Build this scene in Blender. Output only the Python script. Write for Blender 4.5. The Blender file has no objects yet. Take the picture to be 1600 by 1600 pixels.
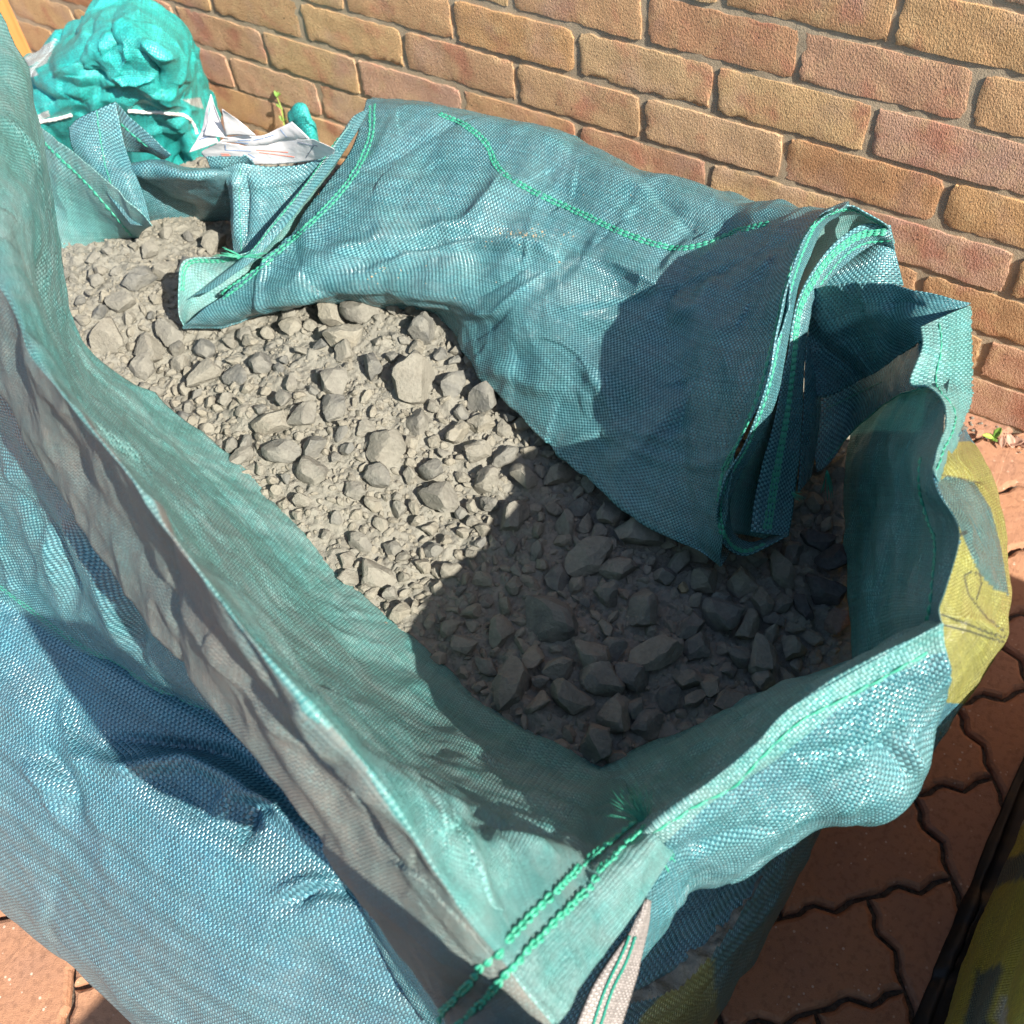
import bpy, math, random
import numpy as np
from mathutils import Vector, Matrix
from mathutils.bvhtree import BVHTree
SC = bpy.context.scene
COL = SC.collection
rnd = random.Random(7)

# ------------------------------------------------------------------ camera
F_PX = 1646.1
RM = np.array([[0.8296215, 0.5527591, -0.07864818], [0.3963276, -0.68225259, -0.61437435], [-0.39325894, 0.47852773, -0.7850851]])
CP = np.array([0.68577771, -1.25407179, 1.22146231])
cd = bpy.data.cameras.new("camera"); cam = bpy.data.objects.new("camera", cd); COL.objects.link(cam)
cam.matrix_world = Matrix([list(v) + [p] for v, p in zip(np.stack([RM[0], -RM[1], -RM[2]], 1).tolist(), CP.tolist())] + [[0, 0, 0, 1]])
cd.sensor_width = 36; cd.lens = F_PX / 1600 * 36; cd.clip_start = 0.02; cd.clip_end = 400
cd.dof.use_dof = True; cd.dof.focus_distance = 1.0; cd.dof.aperture_fstop = 11
SC.camera = cam

# ------------------------------------------------------------------ world, sun, exposure
SUN = Vector((0.82, -0.20, 0.66)).normalized()          # towards the sun
w = bpy.data.worlds.new("World"); SC.world = w; w.use_nodes = True
nt = w.node_tree; bg = nt.nodes["Background"]
sky = nt.nodes.new("ShaderNodeTexSky"); sky.sky_type = 'NISHITA'; sky.sun_disc = False
sky.sun_elevation = math.asin(SUN.z); sky.sun_rotation = math.atan2(SUN.x, SUN.y)
nt.links.new(sky.outputs[0], bg.inputs[0]); bg.inputs[1].default_value = 0.092
sd = bpy.data.lights.new("sun", 'SUN'); sd.energy = 4.7; sd.angle = math.radians(0.53); sd.color = (1, 0.93, 0.82)
so = bpy.data.objects.new("sun", sd); COL.objects.link(so)
so.rotation_euler = SUN.to_track_quat('Z', 'Y').to_euler(); so.location = (3, -2, 4)
SC.view_settings.view_transform = 'Standard'; SC.view_settings.look = 'None'
SC.cycles.max_bounces = 5; SC.cycles.diffuse_bounces = 3; SC.cycles.glossy_bounces = 2; SC.cycles.transmission_bounces = 2
SC.view_settings.exposure = 1.2; SC.view_settings.gamma = 1

# ------------------------------------------------------------------ helpers
def W(x, y, z):
    """a point of the place from its bearing (photo pixel, 1600 wide) and its height above the paving"""
    d = RM.T @ np.array([(x - 800) / F_PX, (y - 800) / F_PX, 1.0])
    return CP + (z - CP[2]) / d[2] * d
def PJ(P):
    c = (np.asarray(P) - CP) @ RM.T
    return np.stack([800 + F_PX * c[..., 0] / c[..., 2], 800 + F_PX * c[..., 1] / c[..., 2]], -1)
def hsh(ix, iy, iz, s):
    n = (ix.astype(np.int64) * 73856093) ^ (iy.astype(np.int64) * 19349663) ^ (iz.astype(np.int64) * 83492791) ^ (s * 2654435)
    n = (n ^ (n >> 13)) * 1274126177 & 0x7fffffff
    n = (n ^ (n >> 16)) * 668265263 & 0x7fffffff
    return (n & 0xffff) / 65535.0 * 2 - 1
def vnoise(P, s=0):
    P = np.asarray(P, float); f = np.floor(P); i = f.astype(np.int64); t = P - f; t = t * t * t * (t * (t * 6 - 15) + 10)
    o = 0
    for dx in (0, 1):
        for dy in (0, 1):
            for dz in (0, 1):
                wgt = (t[..., 0] if dx else 1 - t[..., 0]) * (t[..., 1] if dy else 1 - t[..., 1]) * (t[..., 2] if dz else 1 - t[..., 2])
                o = o + wgt * hsh(i[..., 0] + dx, i[..., 1] + dy, i[..., 2] + dz, s)
    return o
def fbm(P, s=0, o=3):
    r = 0; a = 1; P = np.asarray(P, float)
    for k in range(o):
        r = r + a * vnoise(P, s + k * 17); P = P * 2.03 + 5.1; a *= .5
    return r
def link(name, me, mat=None, parent=None, smooth=True):
    ob = bpy.data.objects.new(name, me); COL.objects.link(ob)
    if mat is not None and not me.materials: me.materials.append(mat)
    if smooth: me.polygons.foreach_set("use_smooth", [True] * len(me.polygons))
    if parent is not None: ob.parent = parent
    return ob
def mesh(name, V, Fc):
    me = bpy.data.meshes.new(name); me.from_pydata([tuple(map(float, v)) for v in V], [], [tuple(map(int, f)) for f in Fc]); me.update(); return me
def tag(o, label=None, cat=None, group=None, kind=None):
    for k, v in (("label", label), ("category", cat), ("group", group), ("kind", kind)):
        if v: o[k] = v
    return o
def empty(name, loc=(0, 0, 0)):
    o = bpy.data.objects.new(name, None); COL.objects.link(o); o.location = loc; o.empty_display_size = .05; return o

# ------------------------------------------------------------------ materials
class N:
    def __init__(s, name):
        s.m = bpy.data.materials.new(name); s.m.use_nodes = True; s.t = s.m.node_tree
        s.b = s.t.nodes["Principled BSDF"]; s.out = s.t.nodes["Material Output"]
    def n(s, typ, **kw):
        o = s.t.nodes.new("ShaderNode" + typ)
        for k, v in kw.items(): setattr(o, k, v)
        return o
    def L(s, a, b): s.t.links.new(a, b)
    def val(s, sock, v):
        if hasattr(v, "is_linked") or hasattr(v, "links"): s.L(v, sock)
        else: sock.default_value = v
    def math(s, op, a, b=0.0, c=None, clamp=False):
        o = s.n("Math", operation=op); o.use_clamp = clamp; s.val(o.inputs[0], a); s.val(o.inputs[1], b)
        if c is not None: s.val(o.inputs[2], c)
        return o.outputs[0]
    def noise(s, vec, scale, detail=3, rough=.55):
        o = s.n("TexNoise"); o.inputs["Scale"].default_value = scale; o.inputs["Detail"].default_value = detail; o.inputs["Roughness"].default_value = rough
        if vec is not None: s.L(vec, o.inputs["Vector"])
        return o
    def ramp(s, fac, stops):
        o = s.n("ValToRGB"); e = o.color_ramp.elements
        while len(e) < len(stops): e.new(.5)
        for i, (p, c) in enumerate(stops): e[i].position = p; e[i].color = (c if len(c) == 4 else tuple(c) + (1,))
        s.L(fac, o.inputs[0]); return o.outputs[0]
    def mix(s, fac, a, b, typ='MIX'):
        o = s.n("Mix", data_type='RGBA', blend_type=typ)
        s.val(o.inputs[0], fac); s.val(o.inputs[6], a); s.val(o.inputs[7], b); return o.outputs[2]
    def bump(s, h, dist, strength=1.0, nrm=None):
        o = s.n("Bump"); s.val(o.inputs["Height"], h); o.inputs["Distance"].default_value = dist; o.inputs["Strength"].default_value = strength
        if nrm is not None: s.L(nrm, o.inputs["Normal"])
        return o.outputs[0]
def c4(c): return tuple(c) + (1,)

def woven(name, warp, weft, tape=.00240, rough=.22, dust=.25, dustcol=(.30, .27, .22), transl=.10, prints=None, bumpd=.00085, ground=0.0, even=False):
    k = N(name); uv = k.n("UVMap"); sep = k.n("SeparateXYZ"); k.L(uv.outputs[0], sep.inputs[0])
    u = k.math('DIVIDE', sep.outputs[0], tape); v = k.math('DIVIDE', sep.outputs[1], tape)
    wob = k.noise(uv.outputs[0], 60, 2)
    u = k.math('ADD', u, k.math('MULTIPLY', k.math('SUBTRACT', wob.outputs[0], .5), .7))
    fu = k.math('FRACT', u); fv = k.math('FRACT', v)
    par = k.math('MODULO', k.math('ADD', k.math('FLOOR', u), k.math('FLOOR', v)), 2.0)
    par = k.math('ABSOLUTE', par)
    au = k.math('ABSOLUTE', k.math('SUBTRACT', k.math('MULTIPLY', fu, 2.0), 1.0)); av = k.math('ABSOLUTE', k.math('SUBTRACT', k.math('MULTIPLY', fv, 2.0), 1.0))
    hw = k.math('SUBTRACT', 1.0, k.math('ADD', k.math('MULTIPLY', k.math('POWER', av, 2.2), .8), k.math('MULTIPLY', k.math('POWER', au, 8.0), .4)))
    hf = k.math('SUBTRACT', 1.0, k.math('ADD', k.math('MULTIPLY', k.math('POWER', au, 2.2), .8), k.math('MULTIPLY', k.math('POWER', av, 8.0), .4)))
    h = k.math('ADD', k.math('MULTIPLY', hw, par), k.math('MULTIPLY', hf, k.math('SUBTRACT', 1.0, par)))
    cell = k.n("CombineXYZ"); k.L(k.math('FLOOR', u), cell.inputs[0]); k.L(k.math('FLOOR', v), cell.inputs[1])
    wc = k.n("TexWhiteNoise", noise_dimensions='3D'); k.L(cell.outputs[0], wc.inputs["Vector"]); wcs = k.n("SeparateColor"); k.L(wc.outputs["Color"], wcs.inputs[0])
    h = k.math('ADD', h, k.math('MULTIPLY', k.math('ADD', k.math('MULTIPLY', k.math('SUBTRACT', wcs.outputs[0], .5), fu), k.math('MULTIPLY', k.math('SUBTRACT', wcs.outputs[1], .5), fv)), .6))
    tc = k.n("TexCoord")
    big = k.noise(tc.outputs["Object"], 9, 4); fine = k.noise(tc.outputs["Object"], 70, 4); mid = k.noise(tc.outputs["Object"], 26, 3)
    # every tape has a slightly different shade
    wn = k.n("TexWhiteNoise", noise_dimensions='1D'); k.L(k.math('FLOOR', u), wn.inputs["W"])
    wn2 = k.n("TexWhiteNoise", noise_dimensions='1D'); k.L(k.math('ADD', k.math('FLOOR', v), 500.0), wn2.inputs["W"])
    a = c4(warp); b = c4(weft)
    if prints is not None:
        at = k.n("Attribute"); at.attribute_name = "print"; sp = k.n("SeparateColor"); k.L(at.outputs["Color"], sp.inputs[0])
        a_ = a; b_ = b
        for ch, col in zip(range(3), prints):
            thr = k.math('MULTIPLY', sp.outputs[ch], k.math('ADD', .75, k.math('MULTIPLY', par, .25)), clamp=True)
            a_ = k.mix(thr, a_, c4(col)); b_ = k.mix(thr, b_, c4([x * .5 for x in col]))
        a, b = a_, b_
    col = k.mix(par, a, b)
    tint = k.math('ADD', k.math('MULTIPLY', wcs.outputs[2], .22), k.math('ADD', .69, k.math('MULTIPLY', k.math('ADD', k.math('MULTIPLY', wn.outputs[0], par), k.math('MULTIPLY', wn2.outputs[0], k.math('SUBTRACT', 1.0, par))), .40)))  # random cell brightness puts the glints of the weave into the colour
    col = k.mix(1.0, col, k.ramp(tint, [(0, (0, 0, 0)), (1, (1, 1, 1))]), 'MULTIPLY') if False else col
    hsv = k.n("HueSaturation"); k.L(col, hsv.inputs["Color"])
    k.L(k.math('MULTIPLY', tint, k.math('ADD', .78, k.math('MULTIPLY', big.outputs[0], .46))), hsv.inputs["Value"])
    k.L(k.math('ADD', .485, k.math('MULTIPLY', mid.outputs[0], .03)), hsv.inputs["Hue"])
    dm = k.ramp(k.math('ADD', k.math('MULTIPLY', big.outputs[0], .6), k.math('MULTIPLY', fine.outputs[0], .4)), [(.15 if even else .42, (0, 0, 0)), (.62 if even else .72, (1, 1, 1))])
    dfac = k.math('MULTIPLY', dm, dust, clamp=True)
    if ground:                                   # splashed and dusty towards the paving
        gp = k.n("NewGeometry"); gs = k.n("SeparateXYZ"); k.L(gp.outputs["Position"], gs.inputs[0])
        lo = k.math('MULTIPLY', k.math('SUBTRACT', .40, k.math('ADD', gs.outputs[2], k.math('MULTIPLY', k.math('SUBTRACT', big.outputs[0], .5), .25))), 3.5, clamp=True)
        dfac = k.math('ADD', dfac, k.math('MULTIPLY', k.math('MULTIPLY', lo, k.math('ADD', .35, fine.outputs[0])), ground), clamp=True)
    # dust settles in the pits of the weave
    dfac = k.math('ADD', dfac, k.math('MULTIPLY', k.math('MULTIPLY', k.math('SUBTRACT', 1.0, h), dust * .35), dm), clamp=True)
    col = k.mix(dfac, hsv.outputs[0], c4(dustcol))
    k.L(col, k.b.inputs["Base Color"])
    k.L(k.math('ADD', rough, k.math('MULTIPLY', dfac, .55), clamp=True), k.b.inputs["Roughness"])
    k.b.inputs["Specular IOR Level"].default_value = .85
    nb = k.bump(h, bumpd, .9)
    crk = k.n("TexNoise"); crk.inputs["Scale"].default_value = 34; crk.inputs["Detail"].default_value = 3; k.L(tc.outputs["Object"], crk.inputs["Vector"])
    crk.noise_type = 'RIDGED_MULTIFRACTAL' if hasattr(crk, "noise_type") else crk.noise_type
    nb = k.bump(crk.outputs[0], .0022, .55, nb)
    k.L(nb, k.b.inputs["Normal"])
    if transl > 0:
        tr = k.n("BsdfTranslucent"); k.L(k.mix(.5, col, c4([min(1, x * 1.5) for x in warp])), tr.inputs[0]); ms = k.n("MixShader"); ms.inputs[0].default_value = transl
        k.L(k.b.outputs[0], ms.inputs[1]); k.L(tr.outputs[0], ms.inputs[2]); k.L(ms.outputs[0], k.out.inputs[0])
    return k.m
M_OUT = woven("bag_cloth", (.122, .330, .368), (.024, .118, .146), dust=.20, dustcol=(.30, .31, .29), transl=.05)  # bag cloths: warp colour lightened to carry the sheen of the tapes
M_IN = woven("bag_lining", (.190, .475, .455), (.078, .285, .278), dust=.55, dustcol=(.38, .405, .395), rough=.36, transl=.22)  # lining and its dust lightened to carry the rim's grazing sheen
M_DUSTY = woven("bag_cloth_dusty", (.085, .25, .26), (.050, .17, .18), dustcol=(.215, .205, .182), even=True, dust=.85, rough=.45)
M_PRINT = woven("bag_cloth_printed", (.092, .280, .350), (.018, .104, .148), ground=.75, dustcol=(.225, .25, .24), dust=.14, prints=[(.47, .43, .075), (.05, .20, .24), (.05, .06, .06)], transl=.08)
M_TEAL = woven("teal_sack_cloth", (.030, .52, .49), (.022, .43, .405), tape=.003, dust=.12, rough=.4, prints=[(.82, .84, .84), (.02, .5, .47), (.02, .5, .47)], transl=.15)
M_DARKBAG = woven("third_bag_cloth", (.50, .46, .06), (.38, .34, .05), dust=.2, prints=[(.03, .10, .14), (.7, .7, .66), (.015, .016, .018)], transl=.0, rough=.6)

def plain(name, col, rough=.6, var=.25, scale=40, bump=0., bscale=300):
    k = N(name); tc = k.n("TexCoord"); n = k.noise(tc.outputs["Object"], scale, 4)
    h = k.n("HueSaturation"); h.inputs["Color"].default_value = c4(col); k.L(k.math('ADD', 1 - var, k.math('MULTIPLY', n.outputs[0], 2 * var)), h.inputs["Value"])
    k.L(h.outputs[0], k.b.inputs["Base Color"]); k.b.inputs["Roughness"].default_value = rough
    if bump:
        n2 = k.noise(tc.outputs["Object"], bscale, 3); k.L(k.bump(n2.outputs[0], bump), k.b.inputs["Normal"])
    return k.m
M_THREAD = plain("green_thread", (.045, .34, .22), .42, .3, 200)
M_THREAD_D = plain("dark_green_thread", (.02, .22, .16), .5, .2, 200)
M_BLACKTHREAD = plain("black_thread", (.02, .02, .02), .7)
M_WHITEROPE = plain("white_cord", (.80, .80, .76), .7, .1, 300)
M_STRAP = plain("white_webbing", (.30, .275, .265), .75, .3, 90, .0006, 700)
M_TAB = plain("grey_webbing", (.30, .36, .43), .6, .2, 150, .0008, 600)
M_STRAP = woven("white_webbing_weave", (.34, .31, .30), (.24, .215, .205), tape=.0019, dust=.1, rough=.6, transl=.0)
M_PAPER = plain("paper", (.66, .64, .66), .65, .06, 30, .0004, 120)
M_INKB = plain("blue_ink", (.16, .24, .40), .7); M_INKR = plain("red_ink", (.62, .16, .10), .7); M_INKK = plain("grey_ink", (.16, .18, .24), .7)
M_BLACK = plain("strip_black", (.012, .012, .013), .5, .4, 60, .001, 60)
M_LEAFDRY = plain("dry_leaf", (.42, .24, .17), .6, .35, 90, .001, 90)
M_WEED = plain("weed_green", (.16, .30, .05), .5, .3, 90)
M_WEED2 = plain("weed_pale", (.30, .42, .08), .5, .3, 90)

def m_brick():
    k = N("brick_face"); oi = k.n("ObjectInfo"); tc = k.n("TexCoord"); g = k.n("NewGeometry")
    P = g.outputs["Position"]
    base = k.ramp(oi.outputs["Random"], [(0, (.54, .315, .15)), (.18, (.58, .405, .215)), (.36, (.46, .245, .125)), (.52, (.54, .335, .23)), (.68, (.59, .42, .225)), (.84, (.50, .29, .175)), (1, (.57, .355, .18))])
    n1 = k.noise(P, 13, 4); n2 = k.noise(P, 34, 5); n3 = k.noise(P, 420, 3); n4 = k.noise(P, 9, 3)
    col = k.mix(k.math('MULTIPLY', k.ramp(n1.outputs[0], [(.52, (0, 0, 0)), (.66, (1, 1, 1))]), .7), base, c4((.45, .18, .12)))
    col = k.mix(k.math('MULTIPLY', k.ramp(n4.outputs[0], [(.52, (0, 0, 0)), (.68, (1, 1, 1))]), .45), col, c4((.43, .29, .25)))
    col = k.mix(k.math('MULTIPLY', k.ramp(n2.outputs[0], [(.50, (0, 0, 0)), (.75, (1, 1, 1))]), .5), col, c4((.64, .47, .25)))
    col = k.mix(k.math('MULTIPLY', k.ramp(n3.outputs[0], [(.35, (1, 1, 1)), (.52, (0, 0, 0))]), .4), col, c4((.22, .11, .05)))
    vo = k.n("TexVoronoi"); vo.inputs["Scale"].default_value = 62; k.L(P, vo.inputs["Vector"])
    vn = k.noise(P, 11, 1)
    spk = k.math('MULTIPLY', k.math('LESS_THAN', vo.outputs["Distance"], .10), k.math('GREATER_THAN', vn.outputs[0], .55))
    col = k.mix(k.math('MULTIPLY', spk, .75), col, c4((.06, .045, .04)))
    k.L(col, k.b.inputs["Base Color"]); k.b.inputs["Roughness"].default_value = .85; k.b.inputs["Specular IOR Level"].default_value = .25
    mp = k.n("Mapping"); mp.inputs["Scale"].default_value = (1, 1, .62); k.L(P, mp.inputs[0])
    g1 = k.noise(mp.outputs[0], 520, 2, .6)
    b1 = k.bump(g1.outputs[0], .0022, 1.0); b2 = k.bump(n2.outputs[0], .004, .35, b1)
    k.L(b2, k.b.inputs["Normal"]); return k.m
def m_mortar():
    k = N("mortar"); g = k.n("NewGeometry"); n = k.noise(g.outputs["Position"], 30, 4); n2 = k.noise(g.outputs["Position"], 600, 3)
    k.L(k.ramp(n.outputs[0], [(.3, (.35, .275, .185)), (.7, (.44, .355, .245))]), k.b.inputs["Base Color"]); k.b.inputs["Roughness"].default_value = .95
    k.L(k.bump(n2.outputs[0], .0012, .8, k.bump(n.outputs[0], .004, .4)), k.b.inputs["Normal"]); return k.m
def m_paver():
    k = N("paver_concrete"); oi = k.n("ObjectInfo"); g = k.n("NewGeometry"); P = g.outputs["Position"]
    n1 = k.noise(P, 9, 4); n2 = k.noise(P, 130, 4); n3 = k.noise(P, 700, 2)
    base = k.ramp(oi.outputs["Random"], [(0, (.40, .20, .115)), (.5, (.43, .225, .13)), (1, (.38, .20, .13))])
    col = k.mix(k.math('MULTIPLY', k.ramp(n1.outputs[0], [(.45, (0, 0, 0)), (.7, (1, 1, 1))]), .45), base, c4((.27, .16, .125)))
    col = k.mix(k.math('MULTIPLY', k.ramp(n2.outputs[0], [(.35, (1, 1, 1)), (.5, (0, 0, 0))]), .35), col, c4((.16, .08, .05)))
    vo = k.n("TexVoronoi"); vo.inputs["Scale"].default_value = 170; vo.inputs["Randomness"].default_value = 1; k.L(P, vo.inputs["Vector"])
    sepc = k.n("SeparateColor"); k.L(vo.outputs["Color"], sepc.inputs[0])
    spk = k.math('MULTIPLY', k.math('LESS_THAN', vo.outputs["Distance"], k.math('MULTIPLY', sepc.outputs[1], .30)), k.math('GREATER_THAN', sepc.outputs[0], .72))
    col = k.mix(k.math('MULTIPLY', spk, .8), col, k.mix(sepc.outputs[2], c4((.62, .52, .42)), c4((.5, .3, .2))))
    k.L(col, k.b.inputs["Base Color"]); k.b.inputs["Roughness"].default_value = .85; k.b.inputs["Specular IOR Level"].default_value = .3
    k.L(k.bump(n3.outputs[0], .0012, .7, k.bump(n2.outputs[0], .002, .5)), k.b.inputs["Normal"]); return k.m
def m_stone(name, A, B, dustc, dust=.6):
    k = N(name); oi = k.n("ObjectInfo"); g = k.n("NewGeometry"); tc = k.n("TexCoord"); P = g.outputs["Position"]
    n1 = k.noise(P, 55, 4); n2 = k.noise(P, 260, 4); n3 = k.noise(P, 1300, 3)
    col = k.mix(oi.outputs["Random"], c4(A), c4(B))
    col = k.mix(k.math('MULTIPLY', k.ramp(n1.outputs[0], [(.36, (0, 0, 0)), (.60, (1, 1, 1))]), dust), col, c4(dustc))
    h = k.n("HueSaturation"); k.L(col, h.inputs["Color"]); k.L(k.math('ADD', .72, k.math('MULTIPLY', n2.outputs[0], .56)), h.inputs["Value"])
    k.L(h.outputs[0], k.b.inputs["Base Color"]); k.b.inputs["Roughness"].default_value = .93; k.b.inputs["Specular IOR Level"].default_value = .2
    k.L(k.bump(n3.outputs[0], .0009, .8, k.bump(n2.outputs[0], .0028, .7)), k.b.inputs["Normal"]); return k.m
M_BRICK = m_brick(); M_MORTAR = m_mortar(); M_PAVER = m_paver()
DUST = (.255, .246, .208)
M_STONE = m_stone("limestone", (.125, .128, .122), (.25, .23, .182), DUST, .48)
M_STONE_W = m_stone("clean_stone", (.075, .074, .078), (.10, .098, .10), (.15, .145, .14), .4)
M_STONE_R = m_stone("reddish_stone", (.20, .135, .11), (.22, .15, .13), (.25, .20, .17), .6)
M_STONE_T = m_stone("tan_stone", (.30, .24, .14), (.32, .25, .15), (.30, .27, .2), .4)
M_FINES = m_stone("gravel_fines", (.20, .192, .162), (.20, .192, .162), DUST, .7)
def m_wood():
    k = N("softwood"); tc = k.n("TexCoord"); mp = k.n("Mapping"); mp.inputs["Scale"].default_value = (14, 14, 1.2); k.L(tc.outputs["Object"], mp.inputs[0])
    n = k.noise(mp.outputs[0], 6, 5); k.L(k.ramp(n.outputs[0], [(.3, (.33, .14, .035)), (.55, (.47, .22, .065)), (.75, (.40, .18, .05))]), k.b.inputs["Base Color"])
    k.b.inputs["Roughness"].default_value = .7; k.L(k.bump(n.outputs[0], .002, .5), k.b.inputs["Normal"]); return k.m
M_WOOD = m_wood()
def m_ground():
    k = N("joint_sand"); g = k.n("NewGeometry"); n = k.noise(g.outputs["Position"], 220, 4)
    k.L(k.ramp(n.outputs[0], [(.3, (.045, .034, .026)), (.7, (.15, .115, .085))]), k.b.inputs["Base Color"]); k.b.inputs["Roughness"].default_value = .95
    k.L(k.bump(n.outputs[0], .004, .8), k.b.inputs["Normal"]); return k.m

# ------------------------------------------------------------------ paving (45 degree herringbone of zigzag pavers)
g_me = mesh("ground", [(-60, -60, -.011), (60, -60, -.011), (60, 60, -.011), (-60, 60, -.011)], [(0, 1, 2, 3)])
ground = link("paving", g_me, m_ground()); tag(ground, kind="structure")
U = .0995; O0 = np.array([.723, -.763]); AX = np.array([.7071, -.7071]); BX = np.array([.7071, .7071])
def fz(t):
    return float(np.interp(t % 1.0, [0, .2, .36, .62, .80, 1.0], [0, 0, -.0075, .0085, 0, 0]))
def edge(p, q, axis, n=10):
    """a paver edge from corner p to q (grid units) bent by the shared zigzag"""
    out = []
    for i in range(n * int(abs(q[axis] - p[axis]))):
        t = i / (n * abs(q[axis] - p[axis])); c = [p[0] + (q[0] - p[0]) * t, p[1] + (q[1] - p[1]) * t]
        off = fz(c[axis]) / U; c[1 - axis] += off; out.append(c)
    return out
def paver_mesh(kind, seed):
    a1, b1 = (1, 2) if kind == 'H' else (2, 1)
    ring = edge((0, 0), (a1, 0), 0) + edge((a1, 0), (a1, b1), 1) + edge((a1, b1), (0, b1), 0) + edge((0, b1), (0, 0), 1)
    ring = np.array(ring) * U; cen = np.array([a1, b1]) * U / 2
    r2 = random.Random(seed)
    def inset(d):
        out = []
        n = len(ring)
        for i in range(n):
            t = ring[(i + 1) % n] - ring[i - 1]; nn = np.array([-t[1], t[0]]); nn /= np.linalg.norm(nn) + 1e-9
            if np.dot(nn, cen - ring[i]) < 0 and abs(np.dot(nn, cen - ring[i])) > .01: nn = -nn
            out.append(ring[i] + nn * (d + r2.uniform(-.0005, .0007)))
        return np.array(out)
    A = inset(.0028); B = inset(.0048); Cc = inset(.0085); n = len(ring); V = []
    for R_, z in ((A, -.045), (A, -.0065), (B, -.0022), (Cc, 0)):
        for c in R_:
            xy = AX * c[0] + BX * c[1]; V.append((xy[0], xy[1], z + (r2.uniform(-.0005, .0005) if z > -.04 else 0)))
    Fc = []
    for k in range(3):
        for i in range(n):
            j = (i + 1) % n; Fc.append((k * n + i, k * n + j, (k + 1) * n + j, (k + 1) * n + i))
    Fc.append(tuple(range(3 * n, 4 * n)))
    me = mesh("paver", V, Fc); me.materials.append(M_PAVER); return me
PV = {k: [paver_mesh(k, 10 + i) for i in range(3)] for k in 'HV'}
far_V, far_F = [], []
for a in range(-48, 48):
    for b in range(-48, 48):
        k = {2: 'H', 0: 'V'}.get((a + b) % 4)
        if not k: continue
        xy = O0 + (AX * a + BX * b) * U
        cx, cy = xy + (AX * (1 if k == 'H' else 2) + BX * (2 if k == 'H' else 1)) * U / 2
        if cy > .06 or cx < -3.2 or cx > 2.6 or cy < -3.0: continue
        me = PV[k][rnd.randrange(3)]; z = rnd.uniform(-.0025, .0015)
        near = (cx > .45 and cx < 1.3 and cy > -1.35) or (-.45 < cx < .45 and -1.75 < cy < -1.15)
        if near:
            o = bpy.data.objects.new("paver", me); COL.objects.link(o); o.parent = ground; o.location = (xy[0], xy[1], z)
            o.rotation_euler = (rnd.uniform(-.004, .004), rnd.uniform(-.004, .004), 0)
        else:
            b0 = len(far_V); far_V += [(v.co.x + xy[0], v.co.y + xy[1], v.co.z + z) for v in me.vertices]
            far_F += [tuple(i + b0 for i in p.vertices) for p in me.polygons]
fp = link("paver_field", mesh("paver_field", far_V, far_F), M_PAVER, ground, smooth=False); tag(fp, kind="stuff")

# ------------------------------------------------------------------ brick wall
wall = empty("brick_wall", (0, 0, 0)); tag(wall, "weathered buff and orange brick wall with recessed mortar joints behind the bags", "wall")
V = []; Fc = []
def boxv(x0, x1, y0, y1, z0, z1):
    b = len(V); V.extend([(x0, y0, z0), (x1, y0, z0), (x1, y1, z0), (x0, y1, z0), (x0, y0, z1), (x1, y0, z1), (x1, y1, z1), (x0, y1, z1)])
    Fc.extend([(b, b + 1, b + 5, b + 4), (b + 1, b + 2, b + 6, b + 5), (b + 2, b + 3, b + 7, b + 6), (b + 3, b, b + 4, b + 7), (b + 4, b + 5, b + 6, b + 7), (b, b + 3, b + 2, b + 1)])
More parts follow.
